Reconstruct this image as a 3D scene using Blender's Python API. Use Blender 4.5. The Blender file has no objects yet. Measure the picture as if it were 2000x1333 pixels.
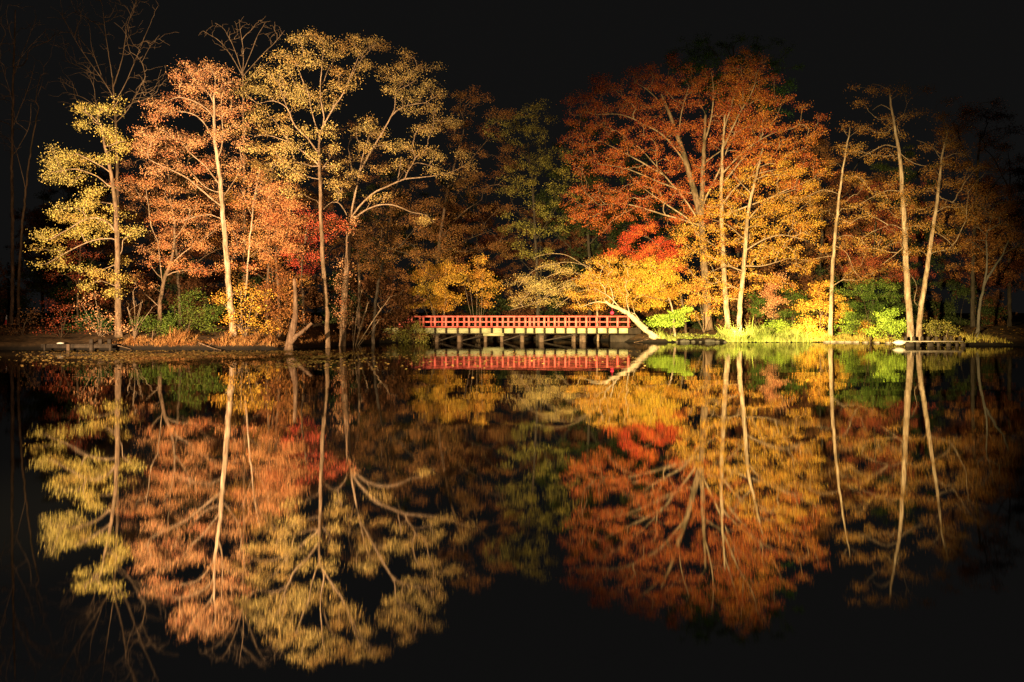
import bpy, math, random
import numpy as np
from mathutils import Vector
rng = np.random.default_rng(11)
random.seed(11)
sc = bpy.context.scene
C = sc.collection
F, HY, CAMZ = 1944.0, 632.0, 1.6          # focal length in photo pixels, horizon row, eye height above the pond

def W(px, py, D):
    return np.array([(px-1000.0)/F*D, D, CAMZ+(HY-py)/F*D])

# ------------------------------------------------------------------ terrain
SX = [-400, -60, -33, -25, -20, -16, -14.2, -13.4, -12.4, -11.2, -10.2, -9.2, -8, 7.5, 9, 10.6, 12, 15, 20, 25, 28.5, 30.5, 33, 36, 40, 44, 60, 400]
SY = [62, 61, 60.5, 60.3, 60.0, 59.8, 60.2, 63, 72, 80, 83.5, 86, 98, 98, 88, 84.6, 84.0, 84.3, 83.6, 84.2, 83.4, 79, 72.5, 70.6, 70.4, 71.5, 73, 74]
def shore(x):
    return np.interp(x, SX, SY) + 0.22*np.sin(x*1.3) + 0.13*np.sin(x*3.7+1) + .09*np.sin(x*8.3+2*np.sin(x*1.9)) + .06*np.sin(x*17+3*np.sin(x))
def ground_z(x, y):
    x = np.asarray(x, float); y = np.asarray(y, float)
    sl = np.abs(shore(x+0.4)-shore(x-0.4))/0.8
    s = (y-shore(x))/np.sqrt(1+np.minimum(sl, 6)**2)
    land = np.where(x > 13, .09, .30)*np.clip((s+0.12)/0.3, 0, 1) + 0.95*(1-np.exp(-np.maximum(s-0.2, 0)/4.0)) + 0.012*np.maximum(s, 0)
    land = land + 0.05*np.sin(x*2.1+y)*np.clip(s, 0, 1) + 0.06*np.sin(x*0.9-y*1.7)*np.clip(s, 0, 1)
    bed = -0.9*np.clip(-(s+0.12)/1.5, 0, 1)
    z = np.where(s > -0.12, land, bed-0.02)
    near = np.clip((1.5-y)/4, 0, 1)*1.3 - 0.9*np.clip((y-1.5)/2, 0, 1)      # the bank the camera stands on
    return np.where(y < 20, near, z)

# ------------------------------------------------------------------ mesh helpers
def add_obj(name, verts, faces_n, mat, parent=None, smooth=False, loc=None):
    """verts (N,3) float array; faces_n list of (M,k) index arrays"""
    me = bpy.data.meshes.new(name)
    verts = np.asarray(verts, dtype=np.float32)
    if loc is not None:
        verts = verts - np.asarray(loc, dtype=np.float32)
    loops = np.concatenate([f.ravel() for f in faces_n]).astype(np.int32)
    counts = np.concatenate([np.full(len(f), f.shape[1]) for f in faces_n]).astype(np.int32)
    starts = np.concatenate([[0], np.cumsum(counts)[:-1]]).astype(np.int32)
    me.vertices.add(len(verts)); me.vertices.foreach_set('co', verts.ravel())
    me.loops.add(len(loops)); me.loops.foreach_set('vertex_index', loops)
    me.polygons.add(len(counts)); me.polygons.foreach_set('loop_start', starts); me.polygons.foreach_set('loop_total', counts)
    if smooth:
        me.polygons.foreach_set('use_smooth', np.ones(len(counts), dtype=bool))
    me.update(calc_edges=True)
    me.materials.append(mat)
    o = bpy.data.objects.new(name, me); C.objects.link(o)
    if parent is not None:
        o.parent = parent
    elif loc is not None:
        o.location = loc
    return o

def tag(o, label=None, cat=None, group=None, kind=None):
    if label: o['label'] = label
    if cat: o['category'] = cat
    if group: o['group'] = group
    if kind: o['kind'] = kind
    return o

def empty(name, loc, label, cat, group=None):
    o = bpy.data.objects.new(name, None); C.objects.link(o)
    o.location = loc; o.empty_display_size = 0.3
    return tag(o, label, cat, group)

class Geo:
    """collects boxes, prisms and tubes into one mesh"""
    def __init__(s): s.v = []; s.q = {}; s.n = 0
    def add(s, v, faces):
        for f in faces:
            s.q.setdefault(len(f), []).append([i+s.n for i in f])
        s.v.append(np.asarray(v, float)); s.n += len(v)
    def box(s, c, d, rz=0.0, bev=0.0):
        x, y, z = d[0]/2, d[1]/2, d[2]/2
        b = min(bev, x*.4, y*.4, z*.4) if bev else 0
        if b:
            v = []; 
            for sz in (-1, 1):
                for (ix, iy, iz) in ((x-b, y-b, z), (x, y, z-b)):
                    pass
            # chamfered box: three rings per side
            pts = [(x-b, y-b, -z), (x, y, -z+b), (x, y, z-b), (x-b, y-b, z)]
            v = []
            for (ax, ay, az) in pts:
                v += [(-ax, -ay, az), (ax, -ay, az), (ax, ay, az), (-ax, ay, az)]
            f = [(3, 2, 1, 0), (12, 13, 14, 15)]
            for r in range(3):
                for k in range(4):
                    a = r*4+k; bb = r*4+(k+1) % 4
                    f.append((a, bb, bb+4, a+4))
        else:
            v = [(-x, -y, -z), (x, -y, -z), (x, y, -z), (-x, y, -z), (-x, -y, z), (x, -y, z), (x, y, z), (-x, y, z)]
            f = [(3, 2, 1, 0), (4, 5, 6, 7), (0, 1, 5, 4), (1, 2, 6, 5), (2, 3, 7, 6), (3, 0, 4, 7)]
        v = np.array(v)
        if rz:
            ca, sa = math.cos(rz), math.sin(rz)
            v = np.stack([v[:, 0]*ca-v[:, 1]*sa, v[:, 0]*sa+v[:, 1]*ca, v[:, 2]], 1)
        s.add(v+np.array(c), f)
    def tube(s, pts, radii, k=8, jit=0.0):
        pts = np.asarray(pts, float); n = len(pts); vs = []
        for i in range(n):
            t = pts[min(i+1, n-1)]-pts[max(i-1, 0)]; t /= np.linalg.norm(t)+1e-9
            a = np.array([1, 0, 0]) if abs(t[0]) < .8 else np.array([0, 1, 0])
            u = np.cross(t, a); u /= np.linalg.norm(u); w = np.cross(t, u)
            for j in range(k):
                th = 2*math.pi*j/k
                r = radii[i]*(1+jit*(random.random()-.5))
                vs.append(pts[i]+r*(math.cos(th)*u+math.sin(th)*w))
        f = []
        for i in range(n-1):
            for j in range(k):
                a = i*k+j; b = i*k+(j+1) % k
                f.append((a, b, b+k, a+k))
        f.append(tuple(range(k-1, -1, -1))); f.append(tuple((n-1)*k+j for j in range(k)))
        s.add(vs, f)
    def build(s, name, mat, parent=None, smooth=False, loc=None):
        fs = [np.array(v) for v in s.q.values()]
        return add_obj(name, np.concatenate(s.v), fs, mat, parent, smooth, loc)

# ------------------------------------------------------------------ materials
def new_mat(name):
    m = bpy.data.materials.new(name); m.use_nodes = True
    nt = m.node_tree; nt.nodes.clear()
    out = nt.nodes.new('ShaderNodeOutputMaterial')
    return m, nt, out
def ramp(nt, cols):
    r = nt.nodes.new('ShaderNodeValToRGB'); e = r.color_ramp.elements
    while len(e) < len(cols): e.new(0.5)
    for i, (p, c) in enumerate(cols):
        e[i].position = p; e[i].color = (*c, 1)
    return r
def leaf_mat(name, cols, nscale=0.35, trans=0.2, rnd=0.45):
    """cols: list of colours; a clump noise and a random value per leaf choose between them"""
    m, nt, out = new_mat(name); L = nt.links.new
    geo = nt.nodes.new('ShaderNodeNewGeometry')
    tc = nt.nodes.new('ShaderNodeTexCoord')
    no = nt.nodes.new('ShaderNodeTexNoise'); no.inputs['Scale'].default_value = nscale; no.inputs['Detail'].default_value = 2
    L(tc.outputs['Object'], no.inputs['Vector'])
    st = nt.nodes.new('ShaderNodeMapRange'); st.inputs['From Min'].default_value = .32; st.inputs['From Max'].default_value = .68
    L(no.outputs['Fac'], st.inputs['Value'])
    mx = nt.nodes.new('ShaderNodeMix'); mx.data_type = 'FLOAT'; mx.inputs['Factor'].default_value = rnd
    L(st.outputs['Result'], mx.inputs['A']); L(geo.outputs['Random Per Island'], mx.inputs['B'])
    n = len(cols)
    r = ramp(nt, [(0.12+0.76*i/(n-1), c) for i, c in enumerate(cols)])
    L(mx.outputs['Result'], r.inputs['Fac'])
    # leaf to leaf lightness
    wn = nt.nodes.new('ShaderNodeTexWhiteNoise'); wn.noise_dimensions = '1D'
    L(geo.outputs['Random Per Island'], wn.inputs['W'])
    mr = nt.nodes.new('ShaderNodeMapRange'); mr.inputs['To Min'].default_value = 0.3; mr.inputs['To Max'].default_value = 1.25
    L(wn.outputs['Value'], mr.inputs['Value'])
    vm = nt.nodes.new('ShaderNodeVectorMath'); vm.operation = 'SCALE'
    L(r.outputs['Color'], vm.inputs[0]); L(mr.outputs['Result'], vm.inputs['Scale'])
    d = nt.nodes.new('ShaderNodeBsdfDiffuse'); t = nt.nodes.new('ShaderNodeBsdfTranslucent')
    L(vm.outputs['Vector'], d.inputs['Color']); L(vm.outputs['Vector'], t.inputs['Color'])
    ms = nt.nodes.new('ShaderNodeMixShader'); ms.inputs['Fac'].default_value = trans
    L(d.outputs[0], ms.inputs[1]); L(t.outputs[0], ms.inputs[2]); L(ms.outputs[0], out.inputs['Surface'])
    return m
def rough_mat(name, c1, c2, scale=4.0, stretch=(1, 1, 1), bump=0.3, rough=0.85, c3=None, detail=5):
    m, nt, out = new_mat(name); L = nt.links.new
    tc = nt.nodes.new('ShaderNodeTexCoord'); mp = nt.nodes.new('ShaderNodeMapping'); mp.inputs['Scale'].default_value = stretch
    L(tc.outputs['Object'], mp.inputs['Vector'])
    no = nt.nodes.new('ShaderNodeTexNoise'); no.inputs['Scale'].default_value = scale; no.inputs['Detail'].default_value = detail; no.inputs['Roughness'].default_value = .65
    L(mp.outputs['Vector'], no.inputs['Vector'])
    cols = [(0.3, c1), (0.7, c2)] if c3 is None else [(0.28, c1), (0.5, c2), (0.72, c3)]
    r = ramp(nt, cols); L(no.outputs['Fac'], r.inputs['Fac'])
    p = nt.nodes.new('ShaderNodeBsdfPrincipled'); p.inputs['Roughness'].default_value = rough
    p.inputs['Specular IOR Level'].default_value = 0.2
    L(r.outputs['Color'], p.inputs['Base Color'])
    b = nt.nodes.new('ShaderNodeBump'); b.inputs['Strength'].default_value = bump; b.inputs['Distance'].default_value = 0.05
    L(no.outputs['Fac'], b.inputs['Height']); L(b.outputs['Normal'], p.inputs['Normal'])
    L(p.outputs[0], out.inputs['Surface'])
    return m

def bark_mat(name, c1, c2, c3, stain):
    m, nt, out = new_mat(name); L = nt.links.new
    tc = nt.nodes.new('ShaderNodeTexCoord'); mp = nt.nodes.new('ShaderNodeMapping'); mp.inputs['Scale'].default_value = (2, 2, .5); L(tc.outputs['Object'], mp.inputs['Vector'])
    no = nt.nodes.new('ShaderNodeTexNoise'); no.inputs['Scale'].default_value = 2.6; no.inputs['Detail'].default_value = 6; no.inputs['Roughness'].default_value = .7; L(mp.outputs['Vector'], no.inputs['Vector'])
    r = ramp(nt, [(.34, c1), (.5, c2), (.66, c3)]); L(no.outputs['Fac'], r.inputs['Fac'])
    n2 = nt.nodes.new('ShaderNodeTexNoise'); n2.inputs['Scale'].default_value = .9; n2.inputs['Detail'].default_value = 4; L(tc.outputs['Object'], n2.inputs['Vector'])
    st = nt.nodes.new('ShaderNodeMapRange'); st.inputs['From Min'].default_value = .5; st.inputs['From Max'].default_value = .64; st.inputs['To Max'].default_value = .75; L(n2.outputs['Fac'], st.inputs['Value'])
    mx = nt.nodes.new('ShaderNodeMix'); mx.data_type = 'RGBA'; mx.inputs['B'].default_value = (*stain, 1)    # lichen and wet stains
    L(st.outputs['Result'], mx.inputs['Factor']); L(r.outputs['Color'], mx.inputs['A'])
    d = nt.nodes.new('ShaderNodeBsdfDiffuse'); L(mx.outputs['Result'], d.inputs['Color'])
    b = nt.nodes.new('ShaderNodeBump'); b.inputs['Strength'].default_value = 1; b.inputs['Distance'].default_value = .12; L(no.outputs['Fac'], b.inputs['Height']); L(b.outputs['Normal'], d.inputs['Normal'])
    L(d.outputs[0], out.inputs['Surface'])
    return m
BARK = {
 'pale': bark_mat('pale_bark', (.09, .06, .04), (.24, .175, .115), (.36, .28, .19), (.12, .085, .05)),
 'cream': bark_mat('cream_bark', (.16, .12, .08), (.38, .30, .20), (.50, .41, .28), (.24, .19, .12)),
 'limb': bark_mat('limb_bark', (.11, .075, .045), (.22, .155, .10), (.33, .25, .165), (.12, .085, .05)),
 'tan': bark_mat('tan_bark', (.045, .029, .018), (.12, .08, .05), (.21, .145, .09), (.05, .04, .022)),
 'brown': bark_mat('brown_bark', (.03, .02, .014), (.07, .048, .03), (.12, .085, .055), (.04, .034, .02)),
 'grey': bark_mat('grey_bark', (.05, .045, .038), (.09, .08, .065), (.14, .125, .10), (.05, .05, .035)),
 'dark': bark_mat('dark_bark', (.016, .013, .01), (.03, .024, .018), (.05, .04, .03), (.02, .018, .012)),
 'silver': bark_mat('weathered_wood', (.05, .03, .02), (.11, .07, .045), (.19, .13, .085), (.06, .045, .028)),
}
LEAF = {
 'alder': leaf_mat('yellow_green_leaf', [(.36, .22, .06), (.48, .36, .09), (.41, .36, .09), (.50, .40, .15)]),
 'goldbrown': leaf_mat('gold_brown_leaf', [(.36, .20, .065), (.52, .35, .11), (.55, .42, .15), (.44, .36, .11)]),
 'bronze': leaf_mat('bronze_leaf', [(.25, .10, .025), (.34, .17, .04), (.33, .21, .05)]),
 'orange': leaf_mat('orange_leaf', [(.38, .13, .06), (.46, .21, .10), (.50, .30, .13), (.40, .16, .09)]),
 'salmon': leaf_mat('salmon_leaf', [(.40, .10, .042), (.50, .20, .075), (.54, .30, .12), (.44, .13, .055)]),
 'red': leaf_mat('red_leaf', [(.36, .04, .03), (.50, .085, .045), (.54, .16, .06)]),
 'scarlet': leaf_mat('scarlet_leaf', [(.38, .03, .025), (.50, .075, .03), (.54, .20, .035)]),
 'rust': leaf_mat('rust_leaf', [(.20, .034, .022), (.40, .075, .028), (.50, .18, .038), (.38, .08, .035), (.24, .04, .03)], .5),
 'rustgold': leaf_mat('rust_gold_leaf', [(.28, .045, .025), (.42, .10, .032), (.52, .24, .045), (.36, .07, .03)], .4),
 'amber': leaf_mat('amber_leaf', [(.40, .12, .028), (.52, .24, .04), (.58, .37, .06), (.44, .17, .032)]),
 'yellow': leaf_mat('yellow_leaf', [(.48, .20, .028), (.58, .32, .04), (.58, .42, .05), (.54, .25, .03)]),
 'gold': leaf_mat('gold_leaf', [(.42, .17, .03), (.52, .29, .04), (.52, .38, .06)]),
 'lime': leaf_mat('lime_leaf', [(.22, .36, .04), (.34, .48, .06), (.42, .50, .07)]),
 'green': leaf_mat('green_needle', [(.035, .07, .012), (.08, .125, .022), (.15, .18, .03)]),
 'darkgreen': leaf_mat('dark_green_needle', [(.025, .06, .018), (.04, .09, .025), (.07, .12, .03)]),
 'olive': leaf_mat('olive_leaf', [(.11, .10, .025), (.19, .18, .04), (.28, .22, .05)]),
 'brownleaf': leaf_mat('brown_leaf', [(.16, .06, .025), (.24, .10, .03), (.28, .15, .04)]),
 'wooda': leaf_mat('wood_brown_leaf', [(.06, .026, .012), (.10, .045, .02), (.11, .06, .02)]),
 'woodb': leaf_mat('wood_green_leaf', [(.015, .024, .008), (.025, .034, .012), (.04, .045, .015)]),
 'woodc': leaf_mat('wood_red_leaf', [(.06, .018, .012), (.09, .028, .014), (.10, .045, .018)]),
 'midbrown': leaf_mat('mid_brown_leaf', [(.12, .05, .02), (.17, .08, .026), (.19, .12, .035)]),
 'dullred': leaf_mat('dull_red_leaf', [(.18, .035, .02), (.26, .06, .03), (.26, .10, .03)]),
}

# ------------------------------------------------------------------ trees
LM = 4.0; LS = .57
def catmull(P, step=0.45):
    P = [np.asarray(p, float) for p in P]
    Q = [2*P[0]-P[1]]+P+[2*P[-1]-P[-2]]
    out = []
    for i in range(1, len(Q)-2):
        n = max(1, int(np.linalg.norm(Q[i+1]-Q[i])/step))
        for j in range(n):
            t = j/n
            out.append(.5*((2*Q[i])+(-Q[i-1]+Q[i+1])*t+(2*Q[i-1]-5*Q[i]+4*Q[i+1]-Q[i+2])*t*t+(-Q[i-1]+3*Q[i]-3*Q[i+1]+Q[i+2])*t**3))
    out.append(P[-1])
    return np.array(out)

def in_poly(pts, poly):
    x, y = pts[:, 0], pts[:, 1]; res = np.zeros(len(pts), bool); n = len(poly)
    for i in range(n):
        x1, y1 = poly[i]; x2, y2 = poly[(i+1) % n]
        c = ((y1 > y) != (y2 > y)) & (x < (x2-x1)*(y-y1)/((y2-y1) or 1e-9)+x1)
        res ^= c
    return res

def fill_poly(poly, n, rx=(16, 30), asp=.5):
    p = np.array(poly, float); lo, hi = p.min(0), p.max(0); out = []
    best = []
    while len(out) < n:
        cand = rng.uniform(lo, hi, (40, 2)); cand = cand[in_poly(cand, poly)]
        if not len(cand): continue
        if best:
            d = np.min(np.linalg.norm(cand[:, None]-np.array(best)[None], axis=2), axis=1)
            c = cand[np.argmax(d*rng.uniform(.5, 1, len(d)))]
        else: c = cand[0]
        best.append(c); r = rng.uniform(*rx)
        if rng.uniform() < .3:                              # ragged outline
            q = c-p.mean(0); c = c+q/(np.linalg.norm(q)+1)*rng.uniform(5, 26); r *= .65
        out.append((c[0], c[1], r, r*asp*rng.uniform(.8, 1.3)))
    return out

def mesh_segments(name, P0, P1, R0, R1, T0, T1, k, mat, parent, loc):
    def frame(T):
        a = np.where(np.abs(T[:, :1]) < .8, np.array([[1., 0, 0]]), np.array([[0, 1., 0]]))
        u = np.cross(T, a); u /= np.linalg.norm(u, axis=1, keepdims=True)+1e-9
        return u, np.cross(T, u)
    vs, fs, off = [], [], 0
    for kk in sorted(set(k)):
        sel = np.where(k == kk)[0]; n = len(sel)
        th = np.arange(kk)*2*math.pi/kk
        cs, sn = np.cos(th)[None, :, None], np.sin(th)[None, :, None]
        u0, w0 = frame(T0[sel]); u1, w1 = frame(T1[sel])
        a = P0[sel][:, None]+R0[sel][:, None, None]*(cs*u0[:, None]+sn*w0[:, None])
        b = P1[sel][:, None]+R1[sel][:, None, None]*(cs*u1[:, None]+sn*w1[:, None])
        v = np.concatenate([a, b], 1).reshape(-1, 3)
        base = off+np.arange(n)[:, None]*2*kk
        j = np.arange(kk)[None]; j2 = (j+1) % kk
        f = np.stack([base+j, base+j2, base+kk+j2, base+kk+j], 2).reshape(-1, 4)
        vs.append(v); fs.append(f); off += len(v)
    return add_obj(name, np.concatenate(vs), fs, mat, parent, True, loc)

def leaves_mesh(name, P, L, Wd, mat, parent, loc, up=0.5, droop=0.0):
    n = len(P)
    nr = rng.normal(size=(n, 3)); nr[:, 2] += up*np.sign(rng.uniform(-.1, 1, n))*1.2
    nr[:, 1] -= 0.6
    nr /= np.linalg.norm(nr, axis=1, keepdims=True)
    d = rng.normal(size=(n, 3)); d[:, 2] -= droop
    d -= nr*np.sum(d*nr, 1, keepdims=True); d /= np.linalg.norm(d, axis=1, keepdims=True)+1e-9
    s = np.cross(nr, d)
    ll = (L*LS*rng.uniform(.65, 1.35, n))[:, None]; ww = ll*Wd/L
    a = P-d*ll*.5; b = P+s*ww*.5+d*ll*.05-nr*ww*.12; c = P+d*ll*.5; e = P-s*ww*.5+d*ll*.05-nr*ww*.12
    v = np.stack([a, b, c, e], 1).reshape(-1, 3)
    i = np.arange(n)[:, None]*4
    f = np.concatenate([i, i+1, i+2, i+3], 1)
    return add_obj(name, v, [f], mat, parent, False, loc)

def tree(name, label, cat, D, trunks, limbs, pads, leaf, bark='tan', rad=(.2, .06), lrad=.06, leafn=22, leafL=.15, leafW=.085,
         dens=1.0, depth=1.0, bf=.25, twig=.014, group=None, spread=.27, up=.5, droop=0., lift=.25, maxd=4.0, foliage='crown', att=None, trunkname='trunk'):
    """trunks/limbs: polylines in photo pixels at depth D; pads: leaf clumps (px, py, rx, ry[, dy])"""
    m = D/F
    pos, par, mr, isT, lid = [], [], [], [], []; nl = [0]
    def add_line(pts, r0, r1, attach, t):
        start = None
        if attach and pos:
            A = np.array(pos); start = int(np.argmin(np.linalg.norm(A-pts[0], axis=1)))
        n = len(pts)
        if t: my = 0
        elif lid[start]: my = lid[start]
        else: nl[0] += 1; my = nl[0]
        for i, p in enumerate(pts):
            if i == 0 and start is not None:
                prev = start; continue
            f = i/max(1, n-1)
            pos.append(p); par.append(prev if (i > 0 or start is not None) else -1)
            mr.append(r0*(1-f)**.8+r1*f if n > 1 else r0); isT.append(t); lid.append(my)
            prev = len(pos)-1
    for ti, tr in enumerate(trunks):
        pts = [W(*p[:2], D+(p[2] if len(p) > 2 else 0)) for p in tr]
        b = pts[0]
        if ti == 0 or tr[0][1] > 560:
            b[2] = ground_z(b[0], b[1])-.12
        cp = catmull(pts, .4)
        cp[1:-1] += rng.normal(0, .02, cp[1:-1].shape)
        r = rad[0]*.72*(1 if ti == 0 else .8)
        add_line(cp, r, rad[1]*.75, ti > 0 and tr[0][1] < 560, True)
        if ti == 0 or tr[0][1] > 560:                       # flared foot
            for q in range(min(3, len(cp))): mr[len(pos)-len(cp)+q] *= (1.35, 1.14, 1.04)[q]
    if not trunks: raise ValueError(name)
    base = np.array(pos[0])
    for lb in limbs:
        dy = rng.uniform(-1, 1)*depth*1.6
        n = len(lb)
        pts = [W(p[0], p[1], D+(p[2] if len(p) > 2 else dy*i/(n-1))) for i, p in enumerate(lb)]
        ln = sum(np.linalg.norm(pts[i+1]-pts[i]) for i in range(n-1))
        cp = catmull(pts, .35); cp[1:] += np.cumsum(rng.normal(0, .022, cp[1:].shape), 0)*.6
        add_line(cp, lrad*.52*min(1.3, .45+ln/7), twig*1.4, True, False)
    # attractors
    A = []
    for p in pads:
        rx, ry = p[2]*m, p[3]*m
        rd = max(rx, ry)*.9
        dy = p[4] if len(p) > 4 else rng.uniform(-1, 1)*depth*1.8
        c = W(p[0], p[1], D+dy)
        n = max(4, int(dens*5.0*(rx*ry*rd)**.72*3.0))
        u = rng.normal(size=(n, 3)); u /= np.linalg.norm(u, axis=1, keepdims=True)
        u *= np.abs(rng.normal(0, .62, (n, 1)))+.12
        A.append(c+u*np.array([rx*1.15, rd*1.1, ry*.9]))
    A = np.concatenate(A) if A else np.zeros((0, 3))
    cap = 60000
    P = np.zeros((cap, 3)); PL = np.zeros(cap); PAR = np.full(cap, -1); MR = np.zeros(cap); IT = np.zeros(cap, bool); LID = np.zeros(cap, int)
    N = len(pos); P[:N] = pos; PAR[:N] = par; MR[:N] = mr; IT[:N] = isT; LID[:N] = lid
    for i in range(N):
        PL[i] = 0 if PAR[i] < 0 else PL[PAR[i]]+np.linalg.norm(P[i]-P[PAR[i]])
    NT = N
    okn = P[:N, 2] > base[2]+.12*(P[:N, 2].max()-base[2])
    if len(A):
        d0 = np.min(np.linalg.norm(A[:, None]-P[None, :N], axis=2), axis=1)
        tips = []
        can = np.zeros(cap, bool); can[:N] = okn
        for a in A[np.argsort(d0)]:
            dv = a-P[:N]; dd = np.linalg.norm(dv, axis=1)
            cost = dd+bf*PL[:N]+.25*np.maximum(0, P[:N, 2]-a[2])+np.where(can[:N], 0, 1e3)
            q = int(np.argmin(cost)); d = dd[q]
            if d < .02: continue
            pd = P[q]-P[PAR[q]] if PAR[q] >= 0 else np.array([0, 0, 1.])
            pd /= np.linalg.norm(pd)+1e-9
            n = max(1, int(d/.33))
            c = P[q]+pd*d*.22+dv[q]*.38+np.array([0, 0, lift*d*.35])
            prev = q
            jit = min(.05, .05*d)
            for i in range(1, n+1):
                t = i/n
                x = (1-t)**2*P[q]+2*t*(1-t)*c+t*t*a
                if i < n: x = x+rng.normal(0, jit, 3)
                if N >= cap-2: break
                P[N] = x; PAR[N] = prev; PL[N] = PL[prev]+np.linalg.norm(x-P[prev]); can[N] = True; LID[N] = LID[prev]
                prev = N; N += 1
            tips.append(prev)
    P = P[:N]; PAR = PAR[:N]; MR = MR[:N]; IT = IT[:N]; LID = LID[:N]
    # pipe model
    acc = np.zeros(N); ex = 2.35
    nch = np.bincount(PAR[PAR >= 0], minlength=N)
    acc[nch == 0] = twig**ex
    R = np.zeros(N)
    order = range(N-1, -1, -1)                              # children always come after parents
    for i in order:
        R[i] = acc[i]**(1/ex)
        if PAR[i] >= 0: acc[PAR[i]] += acc[i]
    R = np.minimum(R*1.0, np.where(MR > 0, np.maximum(MR*1.15, R*.0+twig), rad[0]*.45))
    R = np.maximum(R, MR)
    R = np.maximum(R, twig)
    ch = np.where(PAR >= 0)[0]; pa = PAR[ch]
    T = np.zeros((N, 3)); T[ch] = P[ch]-P[pa]; T[PAR < 0] = [0, 0, 1]
    T /= np.linalg.norm(T, axis=1, keepdims=True)+1e-9
    R0 = np.minimum(R[pa], R[ch]*1.25); R0 = np.where(IT[ch] & IT[pa], R[pa], R0)
    root = empty(name, tuple(base), label, cat, group)
    loc = base
    ks = np.where(R[ch] > .09, 10, np.where(R[ch] > .04, 6, np.where(R[ch] > .018, 4, 3)))
    Ts = np.where(IT[ch][:, None], T[pa], T[ch])
    for q in range(nl[0]+1):                                # the trunk with its twigs, then each limb with its own
        sel = LID[ch] == q
        if sel.any():
            mesh_segments(trunkname if q == 0 else ('limb' if trunkname == 'trunk' else 'stem'), P[pa][sel], P[ch][sel], R0[sel], R[ch][sel], Ts[sel], T[ch][sel], ks[sel], BARK[bark if q == 0 else {'tan': 'limb', 'pale': 'limb', 'cream': 'cream'}.get(bark, bark)], root, loc)
    if leaf and len(A):
        # twig nodes close to the tips carry the leaves
        tipd = np.full(N, 9.0); tipd[np.array(tips)] = 0
        for i in range(N-1, NT-1, -1):
            p = PAR[i]
            if p >= NT: tipd[p] = min(tipd[p], tipd[i]+np.linalg.norm(P[i]-P[p]))
        cand = np.where(tipd < .75)[0]
        tot = int(len(tips)*leafn*LM)
        w = 1/(.3+tipd[cand]); pick = rng.choice(cand, tot, p=w/w.sum())
        off = rng.normal(0, 1, (tot, 3))*np.array([spread, spread, spread*.6])
        leaves_mesh(foliage, P[pick]+off, leafL, leafW, LEAF[leaf], root, loc, up, droop)
    return root

def shrub(name, label, cat, D, bx, pads, leaf, bark='brown', stems=5, **kw):
    """several stems from one foot, leaves in pads"""
    by = 660
    cx = np.mean([p[0] for p in pads]); top = min(p[1] for p in pads)
    g = W(bx, 660, D); gz = ground_z(g[0], g[1]); by = HY-(gz-CAMZ)/D*F
    tr = [(bx, by), (bx+(cx-bx)*.3, by-(by-top)*.25), (bx+(cx-bx)*.6, by-(by-top)*.5)]
    lim = []
    for i in range(stems):
        p = pads[(i*len(pads))//stems]
        lim.append([(bx, by-2), (bx+(p[0]-bx)*.5+random.uniform(-4, 4), by+(p[1]-by)*.55), (p[0], p[1])])
    a = dict(rad=(.05, .02), lrad=.022, twig=.008, leafL=.14, leafW=.085, leafn=22, depth=.5, maxd=3, foliage='foliage')
    a.update(kw)
    a['leafn'] *= .62; a['leafL'] *= 1.3; a['leafW'] *= 1.3
    return tree(name, label, cat, D, [tr], lim, pads, leaf, bark, trunkname='stem', **a)

exec_trees = []
# ---- left bank -------------------------------------------------------------
tree('alder_tree', 'outermost lit tree on the left, a yellow-green alder with layered leaf pads', 'tree', 63,
     [[(232, 656), (231, 600), (230, 520), (229, 470), (225, 400), (221, 365), (214, 325), (204, 285), (198, 245)]],
     [[(228, 450), (200, 430), (170, 428), (130, 450), (95, 470)], [(222, 372), (190, 345), (150, 330), (110, 335)], [(216, 335), (185, 318), (150, 303)],
      [(230, 510), (238, 490), (240, 470), (262, 455)], [(230, 515), (205, 525), (180, 530)], [(206, 290), (230, 280), (245, 278)], [(200, 250), (180, 228), (155, 215)],
      [(226, 400), (200, 395), (165, 395)], [(229, 465), (180, 470), (130, 490), (85, 515)], [(230, 560), (215, 555), (190, 545)]],
     [(155, 212, 22, 12), (200, 214, 34, 13), (160, 245, 18, 9), (200, 255, 25, 13), (225, 274, 36, 14), (245, 290, 20, 10), (110, 303, 32, 15), (150, 313, 45, 17), (205, 310, 30, 12), (115, 345, 33, 12),
      (160, 350, 30, 10), (178, 375, 30, 11), (170, 398, 40, 16), (120, 425, 42, 20), (190, 425, 35, 20), (90, 460, 35, 18), (145, 452, 40, 16), (190, 470, 20, 10), (265, 455, 28, 12), (215, 448, 28, 12),
      (80, 516, 27, 9), (110, 490, 22, 8), (185, 530, 28, 11), (215, 541, 34, 12), (165, 560, 18, 7), (222, 575, 16, 8), (235, 510, 20, 8), (100, 320, 22, 10), (245, 545, 16, 7)],
     'alder', 'tan', rad=(.30, .07), lrad=.075, leafn=22)
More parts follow.
